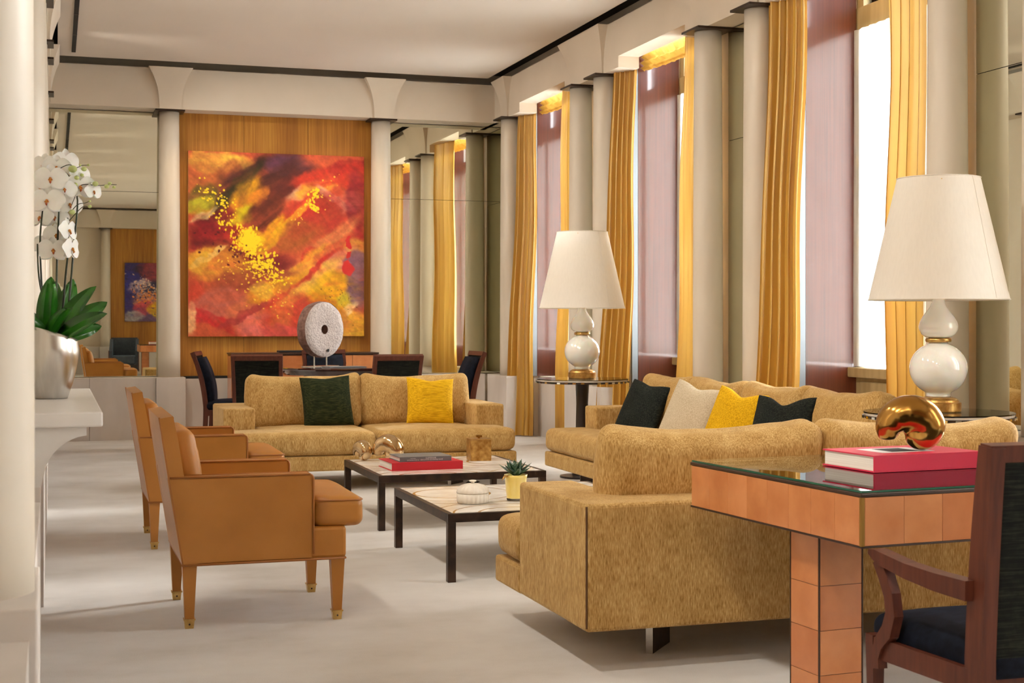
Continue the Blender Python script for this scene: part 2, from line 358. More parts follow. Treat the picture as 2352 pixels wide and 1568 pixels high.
def pillow(w=.42, h=.42, t=.15, seed=0, chop=.03, n=20):
    """scatter cushion standing in its local xy plane (y up), with drawn-in sides and a dent in the top edge"""
    bm = new(); g = {}
    for s in (1, -1):
        for i in range(n+1):
            for j in range(n+1):
                u = math.sin((2*i/n-1)*PI/2); v = math.sin((2*j/n-1)*PI/2)
                if s == -1 and (i in (0, n) or j in (0, n)): g[s, i, j] = g[1, i, j]; continue
                x = w/2*u*(1-.055*(1-v*v)); y = h/2*v*(1-.045*(1-u*u))
                y -= chop*math.exp(-(u/.42)**2)*max(0, v)**3
                z = s*t/2*((1-u*u)*(1-v*v))**.42
                nv = noise.noise_vector(Vector((x*9+seed*5, y*9, s*3.)))*.010*(1-max(abs(u), abs(v))**4)
                g[s, i, j] = bm.verts.new((x+nv.x*.3, y+nv.y*.3, z+nv.z*.8))
    for s in (1, -1):
        for i in range(n):
            for j in range(n):
                q = [g[s, i, j], g[s, i+1, j], g[s, i+1, j+1], g[s, i, j+1]]
                bm.faces.new(q if s == 1 else q[::-1])
    return bm
def rotm(bm, M4): bmesh.ops.transform(bm, matrix=M4, verts=bm.verts); return bm

# ------------------------------------------------------------ the room
YB, YR = 16.0, -4.2                      # back wall (far) and the wall behind the camera
struct(obj('floor', bx(-.6, 5.7, YR-.3, YB+.3, -.06, 0), 'carpet'))
ce = struct(obj('ceiling', bx(.03, 4.66, YR+.45, YB-.50, 4.0, 4.05), 'ceiling'))
obj('shadow_gap', bx(-.7, 5.9, YR-.4, YB+.4, 4.13, 4.2), 'black', ce)
slot = new(); box(slot, .165, .205, -3.2, 15.2, 3.985, 3.999); obj('air_slot', slot, 'black', ce)
for k in range(18):
    obj('slot_divider', bx(.163, .207, -1.9+k*.95, -1.885+k*.95, 3.982, 3.986), 'bronze_cap', ce)

Z0, Z1, ZB, ZO = .66, 3.53, 3.96, 3.63   # ledge top, beam underside, beam top, window head
def bracket(parent, axis, c0, c1, face, out):
    """flared capital block under the beam: spans c0..c1 along the wall, front at face, growing towards out (+1/-1)"""
    bm = new(); rings = []; n = 12
    for i in range(n+1):
        t = i/n; z = Z1-.001+(ZB-Z1+.001)*t; g = .115*t**2.4; p = face+out*(.015+.085*t**2.2)
        a, b, q = c0-.115-g, c1+.115+g, face-out*.1
        P = [(a, p), (b, p), (b, q), (a, q)]
        rings.append([bm.verts.new((y, x, z) if axis == 'x' else (x, y, z)) for (x, y) in P] if axis == 'x' else [bm.verts.new((x, y, z)) for (x, y) in P])
    for A, B in zip(rings, rings[1:]):
        for k in range(4): bm.faces.new((A[k], A[(k+1) % 4], B[(k+1) % 4], B[k]))
    bm.faces.new(rings[0][::-1]); bm.faces.new(rings[-1])
    return obj('flared_capital', bm, 'plaster', parent)
def shaft(): 
    pr = []
    for i in range(15):
        t = i/14; z = Z0+(3.512-Z0)*t; pr.append((.118-.010*t*t-.002*t, z))
    return lathe(new(), pr, 40)
COLPROTO = None
def column(x, y, label=None, parent=None):
    global COLPROTO
    if label:
        if COLPROTO is None:
            t = thing('column', label, 'column', (x, y, 0)); COLPROTO = t
            obj('shaft', shaft(), 'column', t, smooth=True); obj('cap_plate', bx(-.155, .155, -.155, .155, 3.512, 3.529), 'bronze_cap', t)
            return t
        return dup(COLPROTO, (x, y, 0), label=label)
    o = obj('column', shaft(), 'column', parent, (x, y, 0), smooth=True); obj('cap_plate', bx(-.155, .155, -.155, .155, 3.512, 3.529), 'bronze_cap', o)

# back wall
wb = struct(obj('wall_back', bx(-.6, 5.7, YB+.05, YB+.3, 0, 4.13), 'plaster'))
obj('beam', bx(-.05, 4.86, YB-.30, YB+.05, Z1, ZB), 'plaster', wb)
bracket(wb, 'y', 1.18, 1.18, YB-.30, -1); bracket(wb, 'y', 3.51, 3.51, YB-.30, -1)
for a, b, f, z in ((-.4, .35, 15.74, Z0), (.353, 1.03, 15.74, Z0), (1.033, 1.34, 15.70, Z0), (1.343, 2.36, 15.80, .64), (2.363, 3.36, 15.80, .64), (3.363, 3.66, 15.70, Z0), (3.663, 4.70, 15.74, Z0)):
    obj('stone_block', bx(a, b, f, YB+.05, 0, z, bev=.002, seg=1), 'stone', wb)
for a, b in ((1.27, 1.99), (1.993, 2.70), (2.703, 3.42)):
    obj('oak_panel', bx(a, b, YB-.03, YB+.05, .665, Z1, bev=.0015, seg=1), 'oak', wb)
obj('shadow_line', bx(1.34, 3.36, YB-.16, YB-.02, .641, .664), 'black', wb)
# wall behind the camera
wr = struct(obj('wall_front', bx(-.6, 5.7, YR-.3, YR-.05, 0, 4.13), 'plaster'))
obj('beam', bx(-.05, 4.86, YR-.05, YR+.30, Z1, ZB), 'plaster', wr)
bracket(wr, 'y', 1.18, 1.18, YR+.30, 1); bracket(wr, 'y', 3.51, 3.51, YR+.30, 1)
for a, b, f in ((-.4, 1.03, .26), (1.033, 1.34, .30), (1.343, 3.36, .20), (3.363, 3.66, .30), (3.663, 4.7, .26)):
    obj('stone_block', bx(a, b, YR-.05, YR+f, 0, Z0), 'stone', wr)
for a, b in ((1.27, 2.3), (2.303, 3.42)): obj('oak_panel', bx(a, b, YR-.05, YR+.03, Z0, Z1), 'oak', wr)
for x in (1.18, 3.51): column(x, YR+.13, parent=wr)
# left wall
wl = struct(obj('wall_left', bx(-.6, -.27, YR-.05, YB+.05, 0, 4.13), 'plaster'))
obj('beam', bx(-.30, -.05, YR-.05, YB+.05, Z1, ZB), 'plaster', wl)
obj('stone_block', bx(-.30, -.045, YR+.3, 4.95, 0, Z0), 'stone', wl); obj('stone_block', bx(-.30, -.045, 6.85, YB-.2, 0, Z0), 'stone', wl)
obj('stone_plinth', bx(-.30, -.03, 2.80, 3.28, 0, .72, bev=.004), 'stone', wl)
for a, b in ((2.2, 3.0), (4.6, 4.6), (7.3, 8.1), (9.9, 10.7), (12.3, 13.1), (14.9, 15.5)): bracket(wl, 'x', a, b, -.05, 1)
for y in (7.3, 8.1, 9.9, 10.7, 12.3, 13.1, 15.0): column(-.16, y, parent=wl)
# right wall with its windows
wt = struct(obj('wall_right', bx(5.56, 5.75, YR-.3, YB+.3, 0, Z0), 'plaster'))
COLS = [15.29, 13.04, 12.40, 10.20, 9.35, 7.05, 6.20, 3.98, 3.20, 1.0, .20, -2.0, -2.8]
edges = [YB+.05]
for y0, y1 in BAYS: edges += [y1, y0]
edges += [YR-.05]
for k in range(0, len(edges), 2):
    a, b = edges[k+1], edges[k]
    obj('pier', bx(5.03, 5.56, a, b, 0, 4.13), 'plaster', wt)
    pb = min(b, 15.72) ; pa = a+(.0 if k < len(edges)-2 else .3)
    obj('stone_block', bx(4.72, 5.03, pa+.02, pb-.18 if k else pb, 0, Z0, bev=.002, seg=1), 'stone', wt)
for y0, y1 in BAYS: obj('stone_block', bx(5.08, 5.56, y0, y1, 0, Z0), 'stone', wt)
bm = new(); prev = YB+.05
for y0, y1 in BAYS:
    box(bm, 4.80, 5.0, y1-.2, prev, Z1, ZB); box(bm, 4.80, 5.0, y0+.03, y1-.2, ZO, ZB); prev = y0+.03
box(bm, 4.80, 5.0, YR-.05, prev, Z1, ZB); obj('beam', bm, 'plaster', wt)
obj('beam_soffit', bx(4.99, 5.04, YR-.05, YB+.05, ZB-.02, 4.13), 'plaster', wt)
for a, b in ((15.29, 15.29), (12.40, 13.04), (9.35, 10.20), (6.20, 7.05), (3.20, 3.98), (.20, 1.0), (-2.8, -2.0)): bracket(wt, 'x', a, b, 4.80, -1)
for y in COLS[6:]: column(4.86, y, parent=wt)

def window(n, y0, y1):
    w = struct(obj('window_%d' % n, rotm(bx(0, .07, y0, y1, 3.34, 3.50, bev=.006), Matrix.Translation((5.48, 0, 0))), 'window_wood'))   # the transom
    f = new()
    for a, b in ((y0, y0+.09), (y1-.09, y1)): box(f, 5.49, 5.55, a, b, .92, 4.13)
    box(f, 5.485, 5.55, (y0+y1)/2-.05, (y0+y1)/2+.05, .95, 3.34); obj('frame', f, 'window_wood', w)
    obj('sill', bx(5.40, 5.56, y0, y1, .86, .93, bev=.01), 'window_wood', w)
    p = new(); box(p, 5.47, 5.56, y0, y1, Z0, .86)
    obj('sill_panel', p, 'window_wood', w)
    for a, b in ((y0+.1, (y0+y1)/2-.06), ((y0+y1)/2+.06, y1-.1)): obj('panel_moulding', bx(5.455, 5.475, a, b, .70, .83, bev=.008), 'window_wood', w)
    for a, b in ((y0+.09, (y0+y1)/2-.05), ((y0+y1)/2+.05, y1-.09)):
        for c, d in ((.95, 3.34), (3.50, 4.13)): obj('pane', bx(5.515, 5.521, a, b, c, d), 'pane', w)
    for yy, s in ((y1, -1), (y0, 1)):
        obj('mahogany_panel', bx(5.065, 5.47, min(yy, yy+s*.025), max(yy, yy+s*.025), Z0, 4.1), 'mahog', w)
        obj('metal_strip', bx(5.005, 5.06, min(yy, yy+s*.03), max(yy, yy+s*.03), Z0, 4.1), 'grey_metal', w)
    for z in (1.05, 1.75, 2.35, 3.05):
        obj('hinge', bx(5.462, 5.474, y1-.045, y1-.026, z, z+.09), 'brass', w)
for i, (y0, y1) in enumerate(BAYS): window(i+1, y0, y1)

# sheers, valances, curtains
def sheer(y0, y1):
    bm = new(); n, m = 90, 4; g = []
    for i in range(n+1):
        y = y0+(y1-y0)*i/n; row = []
        for j in range(m+1):
            z = .935+(3.335-.935)*j/m
            row.append(bm.verts.new((5.455+.008*math.sin(i*1.1)+.004*math.sin(i*2.7+j), y, z)))
        g.append(row)
    for i in range(n):
        for j in range(m): bm.faces.new((g[i][j], g[i+1][j], g[i+1][j+1], g[i][j+1]))
    return bm
WN = ['farthest window', 'middle window', 'near window']
for i, (y0, y1) in enumerate(BAYS):
    o = obj('sheer_curtain', sheer(y0+.03, y1-.03), 'sheer', smooth=True)
    if i < 3: tag(o, 'translucent white sheer hung inside the %s' % ['farthest window, beside the corner', 'middle window, behind the far lamp', 'near window, left of the near lamp'][i], 'sheer')
    else: o.name = 'sheer_curtain'; o.parent = bpy.data.objects['window_%d' % (i+1)]
def valance(y0, y1):
    bm = new(); n = 60; prof = [(0, 0), (-.03, -.03), (.01, -.055), (-.03, -.08), (.005, -.105), (-.035, -.13), (.0, -.155), (.03, -.12)]
    g = []
    for i in range(n+1):
        t = i/n; sag = .025*math.sin(PI*t)
        g.append([bm.verts.new((5.115+x+.006*math.sin(i*1.7+k), y0+(y1-y0)*t, ZO+.06+z-(sag if k > 1 else 0)+.004*math.sin(i*.9+k*2))) for k, (x, z) in enumerate(prof)])
    for a, b in zip(g, g[1:]):
        for k in range(len(prof)-1): bm.faces.new((a[k], a[k+1], b[k+1], b[k]))
    return bm
for i, (y0, y1) in enumerate(BAYS[:3]):
    tag(obj('valance', valance(y0+.04, y1-.04), 'gold_curtain', smooth=True), 'gathered gold fabric valance across the top of the %s' % ['farthest window', 'middle window', 'near window'][i], 'valance')
def curtain(name, A, B, A0, B0, folds, amp, ztop=3.70, zbot=.012, seed=0, label='', m='gold_curtain'):
    """hangs from the line A-B at the top, falling to A0-B0 at the floor, in soft pleats"""
    rnd = random.Random(seed); ph = [rnd.uniform(-.5, .5) for _ in range(40)]; fa = [rnd.uniform(.6, 1.25) for _ in range(40)]
    bm = new(); n, m_ = folds*14, 26; g = []
    for i in range(n+1):
        s = i/n; row = []
        for j in range(m_+1):
            t = j/m_; z = ztop+(zbot-ztop)*t
            a = Vector(A).lerp(Vector(A0), t**1.3); b = Vector(B).lerp(Vector(B0), t**1.3); p = a.lerp(b, s); d = (b-a).normalized(); nn = Vector((-d.y, d.x))
            k = s*folds; w = math.sin(2*PI*k+ph[int(k)]*t); w = math.copysign(abs(w)**.8, w)
            p = p+nn*(amp*fa[int(k) % 40]*(.8+.45*t)*w)+d*(amp*.45*math.sin(4*PI*k+ph[int(k)+3]))
            p += Vector((.010*math.sin(z*3+seed), .010*math.cos(z*2.3+s*3+seed)))
            row.append(bm.verts.new((p.x, p.y, z)))
        g.append(row)
    for i in range(n):
        for j in range(m_): bm.faces.new((g[i][j], g[i+1][j], g[i+1][j+1], g[i][j+1]))
    return tag(obj(name, bm, m, smooth=True), label, 'curtain')
curtain('curtain', (4.90, 15.10), (5.03, 14.86), (4.74, 15.12), (4.96, 14.84), 4, .030, seed=1, label='gold satin curtain left of the farthest window, beside the corner column')
curtain('curtain', (4.87, 13.34), (4.985, 13.88), (4.85, 13.34), (4.97, 14.08), 4, .026, seed=2, label='narrow gold curtain right of the farthest window, behind the far lamp')
curtain('curtain', (4.87, 12.22), (5.01, 12.0), (4.70, 12.26), (4.94, 12.0), 5, .030, seed=3, label='gold curtain left of the middle window, partly behind the far lampshade')
curtain('curtain', (4.87, 10.42), (4.99, 10.93), (4.84, 10.42), (4.97, 11.12), 4, .028, seed=4, label='narrow gold curtain right of the middle window, against a column')
curtain('curtain', (4.86, 9.20), (5.02, 8.96), (4.72, 9.24), (4.92, 8.96), 5, .034, seed=5, label='wide gold curtain left of the near window with a sunlit edge')
curtain('curtain', (4.87, 7.26), (4.99, 7.86), (4.85, 7.28), (4.95, 7.84), 4, .036, seed=6, label='gold curtain hanging directly behind the near lampshade')

for i, (y0, y1) in enumerate(BAYS[3:]):  # unseen curtains added behind the camera to cut light on the left column
    for (a, b_) in ((y1+.10, y1-.28), (y0-.05, y0+.45)):
        o = curtain('curtain', (4.88, a), (5.0, b_), (4.84, a), (4.96, b_), 5, .03, seed=10+i)
        o.parent = bpy.data.objects['window_%d' % (i+4)]; del o['label']; del o['category']
# columns in view
column(1.18, YB-.13, 'round ivory column left of the oak panel, on the end wall')
column(3.51, YB-.13, 'round ivory column right of the oak panel, on the end wall')
column(4.86, COLS[0], 'round ivory column in the far right corner, left of the gold curtain')
column(4.86, COLS[1], 'round ivory column rising behind the far lampshade')
column(4.86, COLS[2], 'round ivory column just right of the far lampshade, beside a gold curtain')
column(4.86, COLS[3], 'full-height ivory column between middle window and mirror strip')
column(4.86, COLS[4], 'full-height ivory column right of the mirror strip, touching the wide gold curtain')
column(4.86, COLS[5], 'thick ivory column directly behind the near lamp on the right')
column(-.155, 3.0, 'large blurred ivory column filling the left edge of the picture')

def mirror(label, axis, a, b, pos, zt=3.52):
    t = thing('wall_mirror', label, 'mirror', ((a+b)/2, pos, Z0+.005) if axis == 'y' else (pos, (a+b)/2, Z0+.005))
    w = (b-a)/2; zs = (.0, 2.66-Z0-.008, 2.66-Z0-.004, zt-Z0-.005)
    for z0, z1 in ((zs[0], zs[1]), (zs[2], zs[3])):
        bm = bx(-w, w, -.004, .004, z0, z1) if axis == 'y' else bx(-.004, .004, -w, w, z0, z1)
        obj('mirror_pane', bm, 'mirror', t)
    bm = bx(-w, w, .005, .03, 0, zs[3]) if axis == 'y' and pos > 0 else bx(.005, .03, -w, w, 0, zs[3]) if axis == 'x' else bx(-w, w, -.03, -.005, 0, zs[3])
    obj('backing', bm, 'black', t)
mirror('tall mirror on the end wall left of the oak panel', 'y', -.26, 1.10, YB+.01)
mirror('tall mirror on the end wall right of the oak panel reflecting curtains', 'y', 3.59, 4.99, YB+.01)
mirror('narrow mirror between the two columns right of the middle window', 'x', 9.42, 10.12, 5.0)
mirror('mirror on the window wall right of the near lamp', 'x', 6.27, 6.97, 5.0)
mirror('slim mirror between the two columns behind the far lamp', 'x', 12.46, 12.98, 5.0)
mirror('mirror strip on the window wall in the far right corner', 'x', 15.36, 15.98, 5.0)

# mantel shelf on the left
t = thing('mantel', 'pale marble mantel shelf on a curved bracket at the left edge', 'mantel', (-.27, 5.0, 0))
obj('shelf', bx(0, .425, 0, 1.80, .90, .95, bev=.006), 'marble', t)
pf = [(0, .70), (.225, .70), (.238, .745)]+[(.238+.135*(k/8)**1.6, .745+.125*(1-(1-k/8)**1.6)) for k in range(1, 9)]+[(.373, .90), (0, .90)]
for y in (.03, 1.62): obj('corbel', prism(new(), pf, 'y', y, y+.15), 'marble', t)
for y in (.03, 1.62): obj('pilaster', bx(0, .225, y, y+.15, 0, .70), 'stone', t)
obj('hearth_surround', bx(.0, .10, .18, 1.62, 0, .90), 'stone', t)

# ------------------------------------------------------------ paintings (flat print: colour laid on the canvas as strokes)
def vnoise(x, y, seed):
    rs = np.random.RandomState(seed); g = rs.rand(64, 64); xi = np.floor(x).astype(int); yi = np.floor(y).astype(int); fx = x-xi; fy = y-yi
    fx = fx*fx*(3-2*fx); fy = fy*fy*(3-2*fy); a = g[xi % 64, yi % 64]; b = g[(xi+1) % 64, yi % 64]; c = g[xi % 64, (yi+1) % 64]; d = g[(xi+1) % 64, (yi+1) % 64]
    return (a*(1-fx)+b*fx)*(1-fy)+(c*(1-fx)+d*fx)*fy
def fbm(x, y, seed, o=5, g=.55):
    s = 0; a = 1; t = 0
    for k in range(o): s = s+a*vnoise(x*2**k, y*2**k, seed+k); t += a; a *= g
    return s/t
def paint(nx, ny, W, H, base, strokes, warp, spl, seed):
    """colours for an (ny, nx) grid; stroke = (x, y, rx, ry, angle, (r,g,b)[, alpha]) in a W x H sheet, y down"""
    X, Y = np.meshgrid(np.linspace(0, W, nx), np.linspace(0, H, ny)); u, v = X/W, Y/H
    wx = (fbm(u*5, v*5, seed)-.5)*warp+(fbm(u*19, v*19, seed+9)-.5)*warp*.38; wy = (fbm(u*5+9, v*5, seed+20)-.5)*warp+(fbm(u*19+3, v*19, seed+29)-.5)*warp*.38
    out = np.ones((ny, nx, 3))*np.array(base)
    for s in strokes:
        x, y, rx, ry, an, col = s[:6]; al = s[6] if len(s) > 6 else .92
        c, d = math.cos(R(an)), math.sin(R(an)); dx, dy = X+wx-x, Y+wy-y; a = (dx*c-dy*d)/rx; b = (dx*d+dy*c)/ry
        m = np.clip(1.28-np.sqrt(a*a+b*b), 0, .5)/.5; m = m*m*(3-2*m)
        tex = np.clip((fbm((X*c-Y*d)/W*9, (X*d+Y*c)/H*38, seed+x % 17 if 0 else seed+int(x) % 17)-.28)*2.2, 0, 1)
        m = (m*al*(.55+.5*tex)).clip(0, 1)[..., None]; out = out*(1-m)+np.array(col)*m
    ln = fbm((X+Y+wx)/W*3, (X-Y+wy)/H*26, seed+50)[..., None]; out = out*(.80+.30*ln); out = 255*(out/255)**1.05
    fine = fbm(u*60, v*60, seed+70, 3)[..., None]; out = out*(.88+.24*fine)
    rs = random.Random(seed)
    for (path, num, spread, col, rmin, rmax) in spl:
        for _ in range(num):
            (x0, y0), (x1, y1) = rs.choice(path); t = rs.random(); x = x0+(x1-x0)*t+rs.gauss(0, spread); y = y0+(y1-y0)*t+rs.gauss(0, spread); r = rs.uniform(rmin, rmax)
            i0, i1 = int((x-2*r)/W*nx), int((x+2*r)/W*nx)+2; j0, j1 = int((y-2*r)/H*ny), int((y+2*r)/H*ny)+2
            i0, j0 = max(i0, 0), max(j0, 0)
            if i0 >= i1 or j0 >= j1 or i0 >= nx or j0 >= ny: continue
            dd = np.hypot(X[j0:j1, i0:i1]+wx[j0:j1, i0:i1]*.6-x, Y[j0:j1, i0:i1]+wy[j0:j1, i0:i1]*.6-y); m = (np.clip(1.3-dd/r, 0, .5)*2)[..., None]
            out[j0:j1, i0:i1] = out[j0:j1, i0:i1]*(1-m)+np.array(col)*m
    return np.clip(out, 0, 255)/255
def canvas(name, w, h, img, m, flip=False):
    """canvas lying in the local xz plane facing -y, origin bottom left"""
    ny, nx = img.shape[:2]; X, Z = np.meshgrid(np.linspace(0, w, nx), np.linspace(h, 0, ny))
    co = np.stack([X, np.zeros_like(X), Z], -1).reshape(-1, 3); idx = np.arange(nx*ny).reshape(ny, nx)
    f = np.stack([idx[:-1, :-1], idx[1:, :-1], idx[1:, 1:], idx[:-1, 1:]], -1).reshape(-1, 4)
    me = bpy.data.meshes.new(name); me.vertices.add(len(co)); me.vertices.foreach_set('co', co.ravel())
    me.loops.add(f.size); me.loops.foreach_set('vertex_index', f.ravel().astype(np.int32)); me.polygons.add(len(f))
    me.polygons.foreach_set('loop_start', np.arange(0, f.size, 4, dtype=np.int32)); me.polygons.foreach_set('loop_total', np.full(len(f), 4, dtype=np.int32)); me.update(calc_edges=True)
    lin = np.where(img <= .04045, img/12.92, ((img+.055)/1.055)**2.4); col = np.concatenate([lin, np.ones(lin.shape[:2]+(1,))], -1).reshape(-1, 4).astype(np.float32)
    at = me.color_attributes.new('paint', 'FLOAT_COLOR', 'POINT'); at.data.foreach_set('color', col.ravel()); me.materials.append(m)
    return me
S1 = [(180, 60, 170, 55, 0, (228, 190, 70)), (90, 150, 110, 90, 0, (180, 105, 50)), (230, 110, 70, 60, 40, (150, 80, 45)),
 (400, 120, 270, 95, 28, (62, 28, 30)), (560, 60, 150, 60, 0, (105, 60, 85)), (470, 200, 230, 90, 35, (75, 32, 28)), (620, 160, 150, 70, 30, (92, 35, 34)),
 (200, 280, 300, 42, 50, (52, 52, 18)), (90, 250, 90, 60, 40, (90, 90, 30)), (60, 310, 100, 45, 38, (185, 178, 40)), (80, 370, 95, 26, 40, (225, 195, 140)),
 (310, 260, 140, 60, 62, (228, 168, 28)), (380, 250, 90, 40, 50, (225, 140, 40)), (270, 380, 110, 48, 45, (195, 185, 25)), (430, 340, 150, 80, 40, (98, 44, 32)),
 (130, 440, 150, 60, 45, (125, 30, 35)), (80, 490, 100, 70, 0, (150, 25, 38)), (190, 510, 120, 60, 30, (165, 35, 35)),
 (680, 210, 110, 42, 22, (240, 205, 165)), (730, 205, 130, 40, 15, (242, 178, 50)), (800, 120, 200, 60, 12, (205, 60, 42)), (920, 60, 140, 45, 8, (165, 32, 38)), (960, 130, 90, 90, 0, (205, 55, 42)),
 (850, 260, 120, 26, -38, (232, 180, 160)), (930, 300, 80, 60, 0, (215, 130, 110)), (720, 350, 200, 110, 25, (178, 48, 40)), (640, 330, 150, 30, 45, (225, 85, 50)), (900, 420, 130, 60, 15, (190, 58, 48)),
 (980, 300, 55, 200, 0, (140, 35, 50)), (970, 450, 70, 90, 0, (170, 35, 42)), (560, 430, 210, 26, 48, (238, 175, 40)), (600, 480, 150, 80, 20, (175, 95, 45)), (470, 470, 130, 52, 48, (238, 186, 26)),
 (340, 500, 75, 55, 0, (240, 205, 24)), (300, 590, 300, 34, -12, (105, 26, 32)), (440, 640, 150, 50, 10, (130, 36, 40)), (200, 650, 200, 95, -8, (222, 155, 52)), (60, 620, 60, 60, 0, (240, 190, 60)), (110, 600, 90, 20, 30, (235, 195, 110)),
 (760, 560, 300, 60, 38, (226, 140, 82)), (690, 570, 60, 28, 35, (205, 45, 40)), (640, 660, 210, 44, 38, (240, 172, 52)), (860, 540, 150, 40, 32, (214, 96, 58)), (980, 560, 70, 60, 0, (240, 175, 70)), (900, 640, 120, 60, 25, (226, 140, 120)),
 (650, 740, 270, 26, 38, (200, 48, 40)), (740, 730, 190, 44, 30, (250, 206, 90)), (650, 800, 170, 36, 32, (240, 186, 60)), (400, 740, 230, 80, 8, (158, 74, 50)), (480, 790, 190, 40, 30, (234, 168, 34)), (420, 800, 60, 50, 0, (235, 190, 70)),
 (860, 810, 150, 110, 0, (240, 186, 20)), (920, 850, 60, 50, 0, (210, 190, 50)), (985, 740, 70, 150, 0, (124, 84, 112)), (980, 660, 50, 80, 0, (150, 105, 120)),
 (60, 850, 70, 130, 10, (204, 72, 52)), (190, 890, 160, 95, 5, (194, 104, 88)), (110, 960, 170, 34, -35, (202, 44, 48)), (350, 960, 130, 70, 0, (226, 122, 80)), (430, 1010, 170, 70, 0, (226, 116, 108)),
 (620, 940, 190, 120, 20, (212, 68, 50)), (540, 900, 60, 150, -15, (225, 130, 60), .6), (560, 1040, 120, 40, 0, (226, 88, 84)), (30, 970, 34, 110, 0, (246, 200, 140)), (960, 1000, 110, 80, 0, (246, 194, 58)), (925, 920, 90, 24, 48, (248, 210, 150)), (860, 960, 60, 60, 0, (232, 150, 50)), (300, 960, 170, 22, 30, (176, 60, 60))]
YS = (246, 210, 34)
img1 = paint(350, 365, 1020, 1065, (206, 92, 58), S1, 95, [
    ([((150, 380), (330, 500)), ((300, 500), (420, 640))], 230, 34, YS, 3, 8), ([((340, 470), (350, 540))], 130, 24, YS, 4, 11), ([((420, 620), (480, 640)), ((380, 640), (540, 720))], 160, 30, YS, 3, 8),
    ([((700, 290), (720, 300)), ((730, 230), (745, 240))], 60, 14, YS, 3, 9), ([((60, 200), (240, 300))], 60, 30, YS, 3, 7), ([((600, 400), (850, 130))], 40, 30, (240, 180, 60), 3, 6), ([((200, 640), (560, 860))], 110, 60, (240, 190, 60), 2, 6),
    ([((100, 500), (400, 640))], 40, 40, (90, 22, 28), 3, 8), ([((930, 480), (935, 640))], 40, 4, (205, 40, 40), 6, 11), ([((910, 660), (940, 690))], 14, 8, (205, 42, 42), 12, 20), ([((850, 780), (960, 900))], 40, 40, (120, 70, 30), 2, 4)], 3)
t = thing('abstract_painting', 'large red, orange and yellow abstract canvas on the oak panel', 'painting', (1.385, YB-.09, 1.095))
o = bpy.data.objects.new('painted_face', canvas('painted_face', 1.94, 2.02, img1, attr_mat('oil_paint', .35, .35, coat=.25))); C.objects.link(o); o.parent = t
obj('canvas_sides', bx(0, 1.94, .001, .055, 0, 2.02), mat('canvas_edge', (.34, .11, .03), (.55, .30, .10), (6, 6, 6), rough=.6), t)
S2 = [(100, 60, 140, 90, 70, (40, 40, 120)), (260, 60, 120, 140, 80, (150, 50, 70)), (190, 90, 60, 130, 85, (40, 30, 70)), (430, 80, 260, 130, 0, (170, 70, 80)), (70, 250, 110, 150, 0, (45, 55, 160)), (170, 260, 120, 90, 20, (215, 190, 200)), (330, 270, 150, 90, 0, (40, 40, 80)),
      (60, 430, 110, 130, 0, (50, 50, 140)), (250, 400, 170, 80, 0, (240, 160, 120)), (200, 500, 130, 80, 0, (220, 70, 90)), (400, 520, 150, 90, 0, (240, 200, 30)), (560, 400, 120, 160, 0, (200, 90, 80)), (70, 580, 120, 60, 0, (190, 190, 190)), (500, 240, 130, 90, 0, (60, 60, 120))]
img2 = paint(120, 110, 680, 640, (110, 80, 120), S2, 110, [([((100, 200), (600, 400))], 200, 50, (235, 200, 180), 4, 9), ([((100, 300), (640, 560))], 200, 60, (240, 140, 60), 4, 9), ([((100, 250), (640, 500))], 160, 70, (40, 40, 90), 4, 9)], 8)
t = thing('abstract_painting', 'blue and magenta abstract canvas seen only in the left mirror', 'painting', (1.63, YR+.09, 1.27), 0)
me = canvas('painted_face', 1.53, 1.43, img2[:, ::-1] if 0 else img2, bpy.data.materials['oil_paint']); o = bpy.data.objects.new('painted_face', me); C.objects.link(o); o.parent = t
obj('canvas_sides', bx(0, 1.53, -.055, -.001, 0, 1.43), 'blackblue', t)

cc = new()
for k in range(3): tube(cc, [(.045*math.cos(2*PI*q/20)+.01*k, .03*math.sin(2*PI*q/20), .006+k*.009) for q in range(20)], .005, 6, closed=True)
tag(obj('cable_coil', cc, 'black', None, (3.05, 10.60, 0)), 'small black coil of cable on the floor under the sofa', 'cable')
